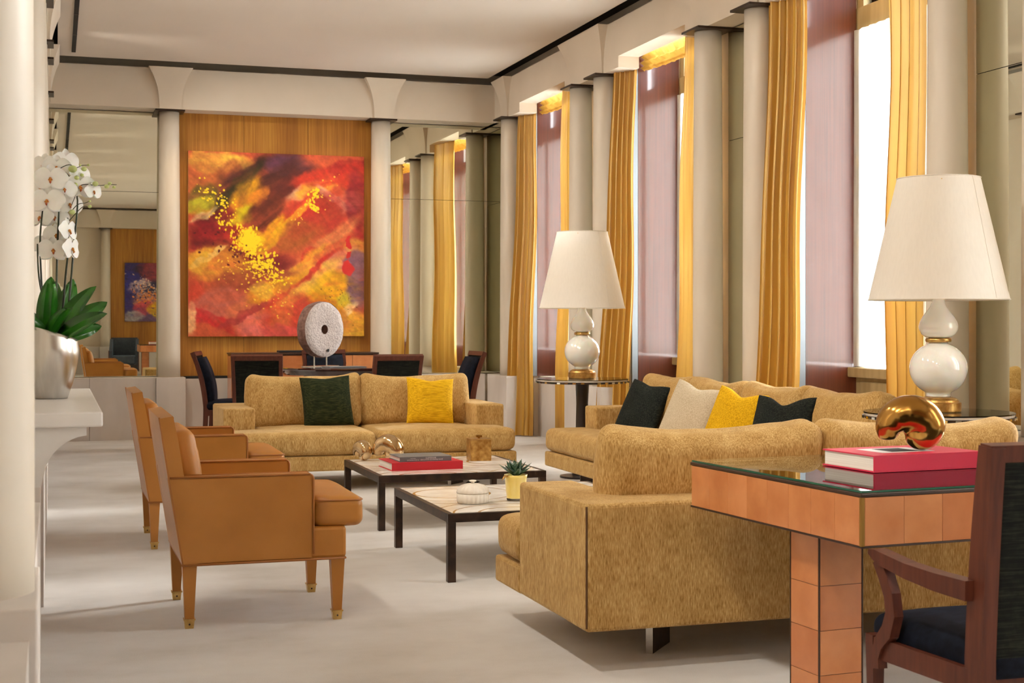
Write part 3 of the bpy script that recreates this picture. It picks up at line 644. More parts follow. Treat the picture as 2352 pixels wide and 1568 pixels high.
# ------------------------------------------------------------ tan leather armchairs
def leather_chair(label, loc):
    t = thing('leather_armchair', label, 'armchair', loc, 0, 'tan leather armchairs'); w = .36
    sil = [(-.335, .262), (.195, .262), (.20, .270), (.20, .61), (.192, .62), (-.395, .62)]
    for s in (-1, 1):
        y0, y1 = (s*w, s*(w-.075)); b = prism(new(), sil, 'y', min(y0, y1), max(y0, y1))
        bmesh.ops.bevel(b, geom=[e for e in b.edges], offset=.008, segments=2, affect='EDGES')
        o = obj('arm', b, 'leather', t, smooth=False)
        for yy in (s*w, s*(w-.075)):
            p = [(.20, yy, .285), (.20, yy, .60), (.195, yy, .612), (.185, yy, .619), (-.385, yy, .619)]
            obj('piping', tube(new(), p, .0042, 6), 'piping', o, smooth=True)
    path = [(-.335-(.095)*k/8, .262+.603*k/8) for k in range(9)]
    b = new(); ribbon(b, [(p[0]+.031, p[1]) for p in path], [.064]*7+[.063, .055], 'y', -w+.001, w-.001)
    bmesh.ops.bevel(b, geom=[e for e in b.edges if e.calc_face_angle(0) > .8], offset=.012, segments=3, affect='EDGES'); ob = obj('backrest', b, 'leather', t)
    for s in (-1, 1): obj('piping', tube(new(), [(p[0]+.003, s*(w-.004), p[1]) for p in path[:9]], .004, 6), 'piping', ob, smooth=True)
    obj('piping', tube(new(), [(-.372, -w+.004, .862), (-.372, w-.004, .862)], .004, 6), 'piping', ob, smooth=True)
    obj('base', bx(-.32, .34, -w+.006, w-.006, .262, .395, bev=.014), 'leather', t)
    obj('base_piping', tube(new(), [(-.335, -w, .262), (.20, -w, .262), (.335, -w+.004, .262), (.335, w-.004, .262), (.20, w, .262), (-.335, w, .262)], .005, 6, closed=True), 'piping', t, smooth=True)
    def wp(p):
        k = 1/(1+math.exp(-(p.x-.205)*140)) ; p.y *= 1+.265*k; return p
    b = cushion(.66, .565, .125, .035, (.0, 0, .028), 12, 3, .004, warp=None)
    for v in b.verts:
        v.co.x += .085; wp(v.co); v.co.z += .455
    oc = obj('seat_cushion', b, 'leather', t, smooth=True)
    obj('piping', tube(new(), [(.205, -.352, .503), (.395, -.350, .503), (.409, -.335, .503), (.409, .335, .503), (.395, .350, .503), (.205, .352, .503)], .0045, 6), 'piping', oc, smooth=True)
    b = cushion(.10, .555, .30, .04, (.025, 0, 0), 9, 5, .004); rotm(b, Matrix.Translation((-.310, 0, .655)) @ Matrix.Rotation(R(-9.3), 4, 'Y')); obj('back_cushion', b, 'leather', t, smooth=True)
    for x, y in ((-.305, -.318), (-.305, .318), (.305, -.318), (.305, .318)):
        l = obj('leg', taper(new(), x, y, .034, .262, .036, .058), 'leather', t)
        obj('brass_cap', taper(taper(new(), x, y, .0, .034, .034, .041), x, y, .034, .040, .047, .047), 'brass', l)
        obj('screw', lathe(new(), [(.004, 0), (.004, .002), (.001, .003)], 8), 'dark_bronze', l, (x, y-.0185, .018), rot=(R(90), 0, 0))
    return t
c1 = leather_chair('nearest tan leather armchair with tapered brass-capped legs', (.83, 6.31, 0))
dup(c1, (.83, 8.46, 0), label='tan leather armchair farther back, half hidden by the nearest one')

# ------------------------------------------------------------ chenille sofas
def sofa(label, w, nb, loc, rz, dz=0, ns=2):
    """local frame: seat faces -y, front at y=0, back at y=1.10, left end x=0"""
    t = thing('sofa', label, 'sofa', loc, rz, 'gold chenille sofas'); A = .235
    obj('base', box(bx(0, w, .0, .335, .151, .262, bev=.012), .006, w-.006, .30, .90, .156, .262), 'chenille', t)
    for x0, x1 in ((0, A), (w-A, w)): obj('arm', bx(x0, x1, .33, 1.06, .152, .605, bev=.016, seg=3), 'chenille', t)
    obj('back_frame', bx(0.001, w-.001, .87, 1.10, .150, .606, bev=.016, seg=3), 'chenille', t)
    sw = (w-2*A)/ns
    for i in range(ns):
        L = i == 0; Rr = i == ns-1; D_ = .87; cx = A+sw*(i+.5); cy = D_/2-.005
        b = cushion(sw-.004, D_, .175, .055, (0, .006, .018), 10, i*3+2, .004, yb=[.33-cy-.012, .33-cy-.028])
        for v in b.verts:
            p = v.co; f = 1 if p.y+cy < .315 else 0; e = p.x/(sw/2)
            if f and L and e < 0: p.x -= A*min(1, -e*1.05)
            if f and Rr and e > 0: p.x += A*min(1, e*1.05)
            p.x += cx; p.y += cy; p.z += .352
        obj('seat_cushion', b, 'chenille', t, smooth=True)
    bw = (w-2*A+.07)/nb; rnd = random.Random(int(w*100))
    for i in range(nb):
        b = cushion(bw+.004, .19, .425, .07, (.008, .040, .004), 14, i+int(w*10), .011)
        for v in b.verts:
            u = v.co.x/(bw/2); 
            if v.co.z > 0: v.co.z += (.022*abs(u)**4-.022*(1-u*u))*min(1, v.co.z/.2)
        rotm(b, Matrix.Translation((A-.01+bw*(i+.5), .775, .645+dz)) @ Matrix.Rotation(R(-11+rnd.uniform(-1.5, 1.5)), 4, 'X') @ Matrix.Rotation(R(rnd.uniform(-1, 1)), 4, 'Y'))
        ob = obj('back_cushion', b, 'chenille', t, smooth=True)
    for x in (.003, w-.003): obj('seam', tube(new(), [(x, 1.097, .165), (x, 1.097, .597)], .0035, 6), 'seam', t)
    for x in (.42, w-.42):
        for y in (.25, .77):
            M4 = Matrix.Translation((x, y, 0)) @ Matrix.Rotation(R(-41), 4, 'Z')
            l = obj('leg', rotm(bx(-.014, .014, -.108, .108, 0, .151, bev=.002), M4), 'dark_bronze', t)
            for e in (-.110, .1085): obj('steel_edge', rotm(bx(-.0135, .0135, e, e+.0015, 0, .150), M4), 'steel', l)
    return t
sofa('sofa with its back to the camera, behind the copper-coloured desk', 2.21, 2, (4.0, 5.85, 0), PI)
sofa('two-seat sofa facing the camera, with green and yellow cushions', 2.19, 2, (1.20, 10.50, 0), 0, dz=-.022)
sofa('longest sofa, along the windows, with four back cushions', 3.68, 4, (3.59, 6.75, 0), PI/2) if 0 else sofa('longest sofa, along the windows, with four back cushions', 3.68, 4, (3.59, 10.43, 0), -PI/2)

def throw(name, m, label, loc, size, yaw, lean, roll=0, seed=0, chop=.03, t=.15):
    """loc is where the bottom edge rests; yaw turns the face (0 = towards -y), lean tips it back"""
    b = pillow(size, size, t, seed, chop)
    rotm(b, Matrix.Rotation(R(yaw), 4, 'Z') @ Matrix.Rotation(R(90-lean), 4, 'X') @ Matrix.Translation((0, size*.47, 0)) @ Matrix.Rotation(R(roll), 4, 'Z'))
    return tag(obj(name, b, m, None, loc, smooth=True), label, 'cushion', 'scatter cushions')
throw('scatter_cushion', 'pillow_green', 'dark green square cushion on the two-seat sofa facing the camera', (2.02, 11.0, .455), .40, 4, 16, 2, 1, .012)
throw('scatter_cushion', 'pillow_yellow', 'bright yellow cushion on the two-seat sofa facing the camera', (2.84, 11.0, .455), .38, -4, 18, -3, 2, .02)
throw('scatter_cushion', 'pillow_black', 'black cushion at the far end of the longest sofa', (4.06, 9.76, .430), .42, -68, 24, -8, 3, .02)
throw('scatter_cushion', 'pillow_beige', 'pale beige cushion, the only one, on the longest sofa', (4.06, 8.92, .430), .44, -66, 22, -10, 4, .03)
throw('scatter_cushion', 'pillow_yellow', 'mustard yellow cushion between beige and black on the longest sofa', (4.06, 8.24, .430), .43, -66, 22, -8, 5, .045)
throw('scatter_cushion', 'pillow_black', 'black cushion right of the mustard one on the longest sofa', (4.06, 7.62, .430), .42, -62, 22, 0, 6, .06)

# ------------------------------------------------------------ coffee tables and what stands on them
def coffee_table(label, x0, y0, w, d, h, rz=0):
    t = thing('coffee_table', label, 'coffee table', (x0+w/2, y0+d/2, 0), rz, 'coffee tables'); a, b = w/2, d/2
    bm = new(); E_ = .028
    box(bm, -a, a, -b, -b+E_, h-.042, h, bev=.002); box(bm, -a, a, b-E_, b, h-.042, h, bev=.002); box(bm, -a, -a+E_, -b+E_, b-E_, h-.042, h); box(bm, a-E_, a, -b+E_, b-E_, h-.042, h)
    obj('frame', bm, 'dark_bronze', t); obj('stone_top', bx(-a+E_, a-E_, -b+E_, b-E_, h-.025, h+.001), 'onyx', t)
    for x in (-1, 1):
        for y in (-1, 1): obj('leg', bx(x*(a-.02)-.02, x*(a-.02)+.02, y*(b-.02)-.02, y*(b-.02)+.02, 0, h-.042, bev=.002), 'dark_bronze', t)
    return t
H = .33
coffee_table('nearest coffee table, bearing the lidded white box and succulent', 1.80, 6.65, 1.15, 1.15, H)
coffee_table('farther coffee table, bearing books, brass box and two bronze shells', 1.85, 8.42, 1.06, 1.08, H)
def book(name, label, loc, w, d, th, cloth, rz, spine=None, blocks=1, cat='book', group=None):
    """local: spine along the front (-y), left end shows the page block"""
    t = thing(name, label, cat, loc, rz, group); c = .004
    obj('cover', box(box(box(new(), 0, w, 0, d, 0, c), 0, w, 0, d, th-c, th), 0, w, 0, c*1.2, c, th-c, bev=.001), cloth, t)
    obj('page_block', bx(.006, w-.006, c*1.2, d-.006, c+.0005, th-c-.0005), 'pages', t)
    for (txt, x, z, s) in spine or []:
        cu = bpy.data.curves.new('spine_lettering', 'FONT'); cu.body = txt; cu.size = s; cu.extrude = .0002; cu.align_x = 'CENTER'; cu.align_y = 'CENTER'
        tmp = bpy.data.objects.new('tmp', cu); me = bpy.data.meshes.new_from_object(tmp); me.name = 'spine_lettering'; bpy.data.objects.remove(tmp)
        o = bpy.data.objects.new('spine_lettering', me); C.objects.link(o); o.parent = t; o.location = (x, -.0004, z); o.rotation_euler = (R(90), R(180), 0); me.materials.clear(); me.materials.append(M['white_paint'])
    return t
book('art_book', 'large red cloth book on the farther coffee table', (1.985, 8.66, H+.001), .46, .33, .050, 'red_cloth', R(2), group='books')
book('art_book', 'smaller grey book lying on top of the red one', (2.045, 8.70, H+.0515), .335, .26, .030, 'grey_cloth', R(2),
     [('JEAN-FRANÇOIS BOUCHER', .205, .011, .012), ('BOUQUETS', .20, .022, .013), ('DE JEAN FRANÇOIS', .085, .010, .009), ('FRANÇOIS', .085, .020, .007)], group='books')
def snail(label, loc, s, rz, m):
    """bronze snail shell: a horn that swells from the left foot over the top and curls into the coil on the right"""
    K = [(-.36, -.20, .15), (-.34, .02, .23), (-.22, .19, .28), (-.02, .26, .31), (.18, .21, .32), (.31, .04, .30), (.26, -.13, .26), (.13, -.17, .21), (.08, -.05, .15), (.13, .00, .07), (.18, -.06, .03)]
    pts, rr = [], []
    for i in range(len(K)-1):
        p0, p1, p2, p3 = [Vector(K[max(0, min(len(K)-1, i+q))]) for q in (-1, 0, 1, 2)]
        for k in range(6):
            f = k/6; p = .5*((2*p1)+(p2-p0)*f+(2*p0-5*p1+4*p2-p3)*f*f+(3*p1-p0-3*p2+p3)*f**3)
            pts.append((p.x*s, (-.07 if i > 5 else -.012*i)*s, p.y*s*.92)); rr.append(p.z*s)
    pts.insert(0, (pts[0][0], 0, pts[0][2]-.03*s)); rr.insert(0, rr[0]*.6)
    b = tube(new(), pts, rr, 26)
    for v in b.verts: v.co.y *= 1.05
    z = min(v.co.z for v in b.verts)
    for v in b.verts: v.co.z -= z
    o = obj('bronze_shell', b, m, None, loc, smooth=True, rot=(0, 0, rz))
    md = o.modifiers.new('remesh', 'REMESH'); md.mode = 'VOXEL'; md.voxel_size = s*.032; md.use_smooth_shade = True
    sm = o.modifiers.new('smooth', 'SMOOTH'); sm.factor = .5; sm.iterations = 9
    return tag(o, label, 'sculpture', 'shell sculptures')
snail('larger polished bronze shell behind the books', (2.105, 9.30, H+.002), .19, R(-35), 'pale_bronze')
snail('smaller polished bronze shell at the far left of the farther table', (1.955, 9.41, H+.002), .145, R(-60), 'pale_bronze')
t = thing('brass_box', 'square aged-brass box with a small knob on its lid', 'box', (2.70, 9.19, H+.001), R(-4))
obj('body', bx(-.07, .07, -.07, .07, 0, .138, bev=.002), 'gold_leaf', t); obj('lid', bx(-.073, .073, -.073, .073, .139, .145, bev=.001), 'gold_leaf', t)
obj('knob', box(lathe(new(), [(.008, .145), (.008, .152)], 12), -.020, .020, -.014, .014, .152, .168, bev=.003), 'poly_bronze', t)
# lidded fluted bone box
t = thing('lidded_box', 'round fluted white box with a knobbed lid on the nearest table', 'box', (2.03, 7.02, H+.001))
def flute(prof, seg=96, n=22, depth=.05):
    b = lathe(new(), prof, seg)
    for v in b.verts:
        r = math.hypot(v.co.x, v.co.y)
        if r > .01:
            a = math.atan2(v.co.y, v.co.x); k = 1-depth*(abs(math.cos(a*n/2))**6); v.co.x *= k; v.co.y *= k
    return b
obj('bowl', flute([(.070, 0), (.080, .004), (.083, .02), (.083, .050)]), 'bone', t, smooth=True)
obj('lid_joint', lathe(new(), [(.080, .050), (.080, .0525)], 48), 'bone_joint', t)
l = obj('lid', flute([(.083, .0525), (.084, .058), (.078, .076), (.060, .090), (.034, .098), (.016, .100)]), 'bone', t, smooth=True)
obj('knob', lathe(new(), [(.010, .098), (.008, .106), (.018, .110), (.019, .114), (.012, .117), (.0, .117)], 24), 'bone', l, smooth=True)
# succulent
t = thing('potted_succulent', 'striped green succulent in a pale yellow glass tumbler', 'plant', (2.27, 7.05, H+.001))
obj('tumbler', lathe(new(), [(.048, .014), (.058, .118), (.061, .134), (.058, .134), (.055, .118), (.046, .018), (.0, .018)], 40, cap=False), 'yellow_glass', t, smooth=True)
obj('glass_foot', lathe(new(), [(.0, 0), (.046, .0), (.048, .0135), (.0, .0135)], 40, cap=False), 'glass', t, smooth=True)
obj('soil', lathe(new(), [(.0, .122), (.054, .122), (.0, .126)], 24, cap=False), 'moss', t)
rnd = random.Random(5)
def leafmesh(L, w, curl, th=.006, n=10, droop=1.0):
    b = new(); rows = []
    for i in range(n+1):
        f = i/n; ww = w*math.sin(PI*min(1, .12+f*.88)**.75)**.8*(1-f**6)+.0006; a = curl*f; x = L*f*math.cos(a*.6); z = L*f*math.sin(a*.6)*droop
        rows.append([b.verts.new(p) for p in ((x, -ww, z+ww*.35), (x, 0, z-th*(1-f)), (x, ww, z+ww*.35), (x, 0, z+th*(1-f)*.3))])
    for A, B in zip(rows, rows[1:]):
        for k in range(4): b.faces.new((A[k], A[(k+1) % 4], B[(k+1) % 4], B[k]))
    b.faces.new(rows[0]); b.faces.new(rows[-1][::-1]); return b
for ring, (num, L, el) in enumerate(((7, .110, 22), (6, .090, 48), (4, .060, 68))):
    for k in range(num):
        a = 2*PI*k/num+ring*.5+rnd.uniform(-.15, .15); e = R(el+rnd.uniform(-8, 8)); M4 = Matrix.Translation((0, 0, .128+ring*.006)) @ Matrix.Rotation(a, 4, 'Z') @ Matrix.Rotation(-e, 4, 'Y')
        lf = obj('leaf', rotm(leafmesh(L, .022, .3, .006), M4), 'succ', t, smooth=True)
        bb = new()
        for q in range(9):
            f = .16+q*.085; x = L*f; ww = .022*math.sin(PI*min(1, .12+f*.88)**.75)**.8*.86
            tube(bb, [(x, -ww, ww*.33+.0012-.0*f), (x+.004, -ww*.45, ww*.1), (x+.004, ww*.45, ww*.1), (x, ww, ww*.33+.0012)], .0006, 4)
        for v in bb.verts: v.co.z += .3*.6*v.co.x*(v.co.x/L)-.003*(1-v.co.x/L)+ .0008
        obj('white_bands', rotm(bb, M4), 'succ_band', lf)
obj('withered_leaf', rotm(leafmesh(.05, .012, -.9), Matrix.Translation((-.045, -.02, .132)) @ Matrix.Rotation(R(200), 4, 'Z')), 'gold_leaf', t)

# ------------------------------------------------------------ end tables and table lamps
def end_table(label, loc):
    t = thing('end_table', label, 'side table', loc, 0, 'round end tables')
    obj('top', lathe(new(), [(0, .762), (.365, .762), (.375, .768), (.375, .778), (.0, .778)], 64, cap=False), 'dark_bronze', t)
    obj('stone_top', lathe(new(), [(0, .7785), (.368, .7785), (.368, .790), (0, .790)], 64, cap=False), 'travertine', t)
    obj('glass_top', lathe(new(), [(0, .7905), (.372, .7905), (.372, .797), (0, .797)], 64, cap=False), 'glass', t, smooth=False)
    obj('edge_facets', bezel(), 'mirror', t)['kind'] = 'stuff'
    obj('pedestal', lathe(new(), [(.085, .02), (.08, .03), (.055, .30), (.048, .60), (.055, .755), (.07, .762)], 32), 'wenge', t, smooth=True)
    obj('foot', lathe(new(), [(.18, 0), (.18, .015), (.09, .022)], 40), 'wenge', t); return t
def bezel():
    b = new(); n = 72
    for k in range(n):
        if k % 2: continue
        box(b, .374, .378, -.014, .014, .764, .776, mat_=Matrix.Rotation(2*PI*k/n, 4, 'Z'))
    return b
e1 = end_table('round end table under the far lamp', (4.06, 10.86, 0)); dup(e1, (4.27, 6.27, 0), label='round end table under the near lamp on the right')
def lamp(label, loc, rz=0):
    t = thing('table_lamp', label, 'lamp', loc, rz, 'table lamps'); Z = 0
    obj('base', lathe(new(), [(.0, 0), (.110, 0), (.112, .005), (.112, .046), (.104, .050), (.100, .060), (.085, .070), (.070, .074), (.0, .074)], 48, cap=False), 'gold_leaf', t, smooth='f' and False)
    ball = [(.060, .075), (.062, .082), (.062, .092)]+[(.143*math.sin(a), .218-.135*math.cos(a)) for a in [R(q) for q in range(28, 162, 6)]]+[(.048, .351)]
    obj('glass_body', lathe(new(), ball, 56), 'opal', t, smooth=True)
    obj('collar', lathe(new(), [(.050, .351), (.063, .353), (.065, .362), (.063, .371), (.050, .373)], 48), 'brass', t, smooth=True)
    g = [(.046, .373), (.066, .378), (.084, .392), (.094, .412), (.097, .432), (.092, .455), (.078, .482), (.058, .508), (.042, .530), (.032, .555), (.027, .585), (.026, .635)]
    obj('glass_neck', lathe(new(), g, 48), 'opal', t, smooth=True)
    b = new(); n = 72; prof = [(.346, .565), (.3455, .568), (.205, 1.178), (.2045, 1.181)]
    lathe(b, prof, n, cap=False); s = obj('lampshade', b, 'lampshade', t, smooth=True)
    obj('trim', tube(new(), [(.346*math.cos(2*PI*k/64), .346*math.sin(2*PI*k/64), .5665) for k in range(64)], .0035, 6, closed=True), 'lampshade', s, smooth=True)
    obj('trim', tube(new(), [(.205*math.cos(2*PI*k/64), .205*math.sin(2*PI*k/64), 1.180) for k in range(64)], .003, 6, closed=True), 'lampshade', s, smooth=True)
    obj('seam', tube(new(), [(.3462, 0, .566), (.2052, 0, 1.181)], .0018, 5), 'lampshade', s, rot=(0, 0, R(-72)))
    sp = new(); tube(sp, [(0, 0, .63), (0, 0, 1.13)], .006, 8)
    for k in range(3): tube(sp, [(0, 0, 1.13), (.21*math.cos(k*2.094), .21*math.sin(k*2.094), 1.160)], .003, 6)
    obj('shade_support', sp, 'brass', t)
    return t
l1 = lamp('far gourd-shaped white glass lamp with cream shade, mid-picture', (4.06, 10.86, .798))
dup(l1, (4.27, 6.27, .798), label='near, larger-looking white glass lamp with cream shade, at right')

# ------------------------------------------------------------ copper parchment desk, its book and shell
def desk(label, loc, rz, L=2.0, D_=1.04, group='parchment desks'):
    """local: front-left corner at the origin, x along the length"""
    t = thing('desk', label, 'desk', loc, rz, group); rnd = random.Random(4); PM = ['parchment', 'parchment_b', 'parchment', 'parchment_c']
    z0, z1 = .600, .742
    obj('core', bx(.006, L-.006, .006, D_-.006, z0+.002, z1), 'desk_edge', t)
    obj('lower_edge', bx(-.001, L+.001, -.001, D_+.001, z0-.006, z0, bev=.001), 'desk_edge', t)
    obj('upper_edge', bx(-.002, L+.002, -.002, D_+.002, z1, z1+.012, bev=.003), 'desk_edge', t)
    obj('corner_bead', bx(-.002, .009, -.002, .009, z0, z1), 'desk_bead', t)
    n = round(L/.14); w = (L-.018)/n
    for k in range(n):
        a = .010+k*w
        obj('parchment_panel', bx(a+.0006, a+w-.0006, -.001, .006, z0+.001, z1-.001, bev=.0006, seg=1), rnd.choice(PM), t)
        obj('parchment_panel', bx(a+.0006, a+w-.0006, D_-.006, D_+.001, z0+.001, z1-.001, bev=.0006, seg=1), rnd.choice(PM), t)
    n = 8; w = (D_-.018)/n
    for k in range(n):
        a = .010+k*w
        for x in (-.001, L-.006): obj('parchment_panel', bx(x, x+.007, a+.0006, a+w-.0006, z0+.001, z1-.001, bev=.0006, seg=1), rnd.choice(PM[:3]), t)
    for i in range(4):
        for j in range(2): obj('top_panel', bx(.01+i*(L-.02)/4, .008+(i+1)*(L-.02)/4, .01+j*(D_-.02)/2, .008+(j+1)*(D_-.02)/2, z1+.010, z1+.0125), rnd.choice(PM), t)
    obj('glass_top', bx(.004, L-.004, .004, D_-.004, z1+.0130, z1+.0190, bev=.001), 'glass', t)
    g = new(); box(g, .003, L-.003, .0025, .0045, z1+.0130, z1+.0185); box(g, .0025, .0045, .003, D_-.003, z1+.0130, z1+.0185); obj('glass_edge', g, 'glass_edge', t)
    q = .165
    for lx in (.068, L-.055-q):
        for ly in (.32, D_-.32-q if 0 else None):
            if ly is None: continue
            lg = obj('leg', bx(lx+.003, lx+q-.003, ly+.003, ly+q-.003, 0, z0-.006), 'desk_edge', t)
            for ex in (lx, lx+q-.004):
                for ey in (ly, ly+q-.004): obj('edge_bead', bx(ex, ex+.004, ey, ey+.004, 0, z0-.006), 'desk_edge', lg)
            for zz, z2 in ((0, .145), (.1455, .285), (.2855, .425), (.4255, z0-.007)):
                for f in range(4):
                    P = [(lx+.006, lx+q-.006, ly+.0005, ly+.004), (lx+.006, lx+q-.006, ly+q-.004, ly+q-.0005), (lx+.0005, lx+.004, ly+.006, ly+q-.006), (lx+q-.004, lx+q-.0005, ly+.006, ly+q-.006)][f]
                    obj('parchment_panel', bx(*P, zz+.0006, z2-.0006, bev=.0005, seg=1), rnd.choice(PM), lg)
    return t
d1 = desk('desk clad in copper-coloured parchment squares under a glass top', (2.228, 3.650, 0), R(4.0), 1.12, 1.02)
book('art_book', 'thick crimson book on the copper-coloured desk', (2.53, 4.07, .7625), .44, .285, .055, 'pink_cloth', R(5), group='books')
obj('cover_picture', box(new(), .09, .30, .07, .22, .0551, .0556), 'white_paint', kids_of('art_book'))
obj('cover_picture_dark', box(new(), .14, .25, .09, .20, .0557, .056), 'black', kids_of('art_book'))
snail('polished bronze shell standing on the crimson book', (2.752, 4.215, .8185), .200, R(-14), 'poly_bronze')

# ------------------------------------------------------------ mahogany chairs
def prof_back(z, z0=.42, z1=.96):
    lean = LEAN[0]
    t = max(0, (z-z0)/(z1-z0)); return -.225-lean*(.35*t+.65*t**2.2)
LEAN = [.13]
def dining_chair(name, label, loc, rz, arms=False, w0=.44, w1=.46, seatm='blackblue', h=.95, group='dining chairs', sd=.46, pw=.032):
    """local: faces +y"""
    t = thing(name, label, 'chair', loc, rz, group); zz = [.05*0+.0+h*k/18 for k in range(19)]
    path = [(prof_back(z, z1=h)-(.03*(1-z/.42)**2 if z < .42 else 0), z) for z in zz]
    for s in (-1, 1):
        b = new(); a = s*(w0/2); c = s*(w0/2-pw); ribbon(b, path, [.036+(.02 if arms else 0)+.012*math.sin(PI*min(1, z/h)) for z in zz], 'x', min(a, c), max(a, c))
        for v in b.verts:
            v.co.x *= 1+(w1/w0-1)*max(0, v.co.z-.42)/(h-.42)
        bmesh.ops.bevel(b, geom=[e for e in b.edges if e.calc_face_angle(0) > .8], offset=.004, segments=2, affect='EDGES'); obj('back_post', b, 'mahog_frame', t)
    top = [p for p in path if p[1] > h-.056]; ya = prof_back(h, z1=h); yb_ = prof_back(h-.04, z1=h)
    b = ribbon(new(), [(yb_, h-.036), (ya, h+.006)], .044, 'x', -w1/2+.001, w1/2-.001); obj('top_rail', b, 'mahog_frame', t)
    up = [z for z in zz if z >= .40 and z <= h-.035]
    b = ribbon(new(), [(prof_back(z, z1=h)-.004, z) for z in up+[h-.035]], .030, 'x', -w0/2+pw-.002, w0/2-pw+.002)
    for v in b.verts: v.co.x *= 1+(w1/w0-1)*max(0, v.co.z-.42)/(h-.42)
    obj('back_panel', b, 'blackweave', t)
    n = len(up); b = ribbon(new(), [(prof_back(z, z1=h)+.030+.010*math.sin(PI*i/(n-1)), z) for i, z in enumerate(up)], [(.03 if arms else .055)+.02*math.sin(PI*i/(n-1)) for i in range(n)], 'x', -w0/2+pw+.002+(.02 if arms else 0), w0/2-pw-.002-(.02 if arms else 0))
    bmesh.ops.bevel(b, geom=[e for e in b.edges if e.calc_face_angle(0) > .8], offset=.014, segments=3, affect='EDGES'); obj('back_upholstery', b, seatm, t, smooth=True)
    b = cushion(w0+(.02 if not arms else -.06), sd, .085, .035, (0, 0, .02), 8, 2, .002)
    for v in b.verts:
        v.co.x *= 1+.12*(v.co.y/sd+.5)
    obj('seat', b, seatm, t, (0, .005, .432 if not arms else .405), smooth=True)
    ap = new(); f = 1.1
    box(ap, -w0/2*f, w0/2*f, .200, .222, .335, .392, bev=.003); box(ap, -w0/2+.02, w0/2-.02, -.225, -.205, .335, .392)
    for s in (-1, 1): prism(ap, [(s*w0/2, -.205), (s*w0/2*f, .205), (s*(w0/2*f-.02), .205), (s*(w0/2-.02), -.205)], 'z', .335, .392)
    obj('seat_rail', ap, 'mahog_frame', t)
    for s in (-1, 1): obj('leg', taper(new(), s*(w0/2*f-.018), .205, 0, .395, .024, .038), 'mahog_frame', t)
    if arms:
        for s in (-1, 1):
            xf = s*(w0/2*f-.008); yp = prof_back(.60, z1=h)+.01
            b = ribbon(new(), [(yp, .588), (yp+.12, .591), (.02, .600), (.12, .612), (.165, .620), (.190, .626)], [.050, .046, .040, .036, .030, .012], 'x', xf-.022, xf+.022)
            for v in b.verts: v.co.x -= s*.020*max(0, (-v.co.y)/.22)
            bmesh.ops.bevel(b, geom=[e for e in b.edges if e.calc_face_angle(0) > .5], offset=.008, segments=3, affect='EDGES'); obj('arm', b, 'mahog_frame', t, smooth=False)
            b = ribbon(new(), [(.165, .606), (.135, .57), (.105, .52), (.095, .47), (.115, .42), (.155, .38), (.170, .34), (.165, .31)], [.034, .040, .042, .044, .046, .040, .034, .030], 'x', xf-.014, xf+.014)
            bmesh.ops.bevel(b, geom=[e for e in b.edges if e.calc_face_angle(0) > .8], offset=.006, segments=3, affect='EDGES'); obj('arm_support', b, 'mahog_frame', t)
    return t
dc = dining_chair('dining_chair', 'dark upholstered dining chair seen side-on, left end of round table', (1.68, 14.42, 0), R(-104))
def dch(loc, rz, label): return dup(dc, loc, rz, label=label)
dch((1.80, 13.28, 0), R(-12), 'black-backed dining chair behind the left end of the two-seat sofa')
dch((2.93, 12.92, 0), R(2), 'black-backed dining chair behind the right half of the two-seat sofa')
dch((2.72, 14.62, 0), R(184), 'dining chair beyond the round table, behind the stone disc')
dch((3.68, 13.75, 0), R(92), 'dining chair at the right end of the round table, back curved')
LEAN[0] = .03
dining_chair('desk_armchair', 'mahogany armchair with black woven back, cut by the right edge', (2.405, 3.245, 0), R(0), True, .50, .47, h=.945, group='desk armchairs', sd=.50, pw=.042)

# round dining table
TZ = .825
t = thing('dining_table', 'round dark lacquered dining table behind the two-seat sofa', 'table', (2.68, 13.78, 0))
obj('tabletop', lathe(new(), [(0, TZ-.026), (.735, TZ-.026), (.755, TZ-.016), (.755, TZ-.004), (.745, TZ), (0, TZ)], 72, cap=False), 'dark_lacquer', t)
obj('under_ring', lathe(new(), [(.60, TZ-.075), (.66, TZ-.027)], 64), 'dark_lacquer', t)
for k in range(5):
    a = 2*PI*k/5+.3; obj('leg', taper(new(), .30*math.cos(a), .30*math.sin(a), 0, TZ-.075, .07, .09), 'wenge', t)
obj('foot', lathe(new(), [(.42, 0), (.42, .02), (.36, .03)], 48), 'wenge', t)
# stone disc on its stand
t = thing('stone_disc', 'pale round millstone with a central hole on a rod stand', 'sculpture', (2.44, 13.72, TZ+.001), R(36))
obj('stand_plate', bx(-.20, .20, -.06, .06, 0, .006), 'steel', t)
for x in (-.085, .085): obj('rod', tube(new(), [(x, .0, .006), (x, .0, .16)], .007, 8), 'steel', t)
b = new(); n = 56; rg = []
for (rr_, y) in ((.265, -.055), (.272, .0), (.262, .055), (.045, .055), (.045, -.055)):
    rg.append([b.verts.new((rr_*(1+.016*noise.noise(Vector((math.cos(a)*3, math.sin(a)*3, rr_*4+y*9))))*math.cos(a), y, rr_*(1+.02*noise.noise(Vector((math.cos(a)*3, math.sin(a)*3, rr_*4+y*9))))*math.sin(a))) for a in [2*PI*k/n for k in range(n)]])
for (A, B) in ((0, 1), (1, 2), (2, 3), (3, 4)):
    for k in range(n): b.faces.new((rg[A][k], rg[A][(k+1) % n], rg[B][(k+1) % n], rg[B][k]))
ds = obj('rim', b, 'stone_rim', t, (0, 0, .355))
b = new(); fr = []
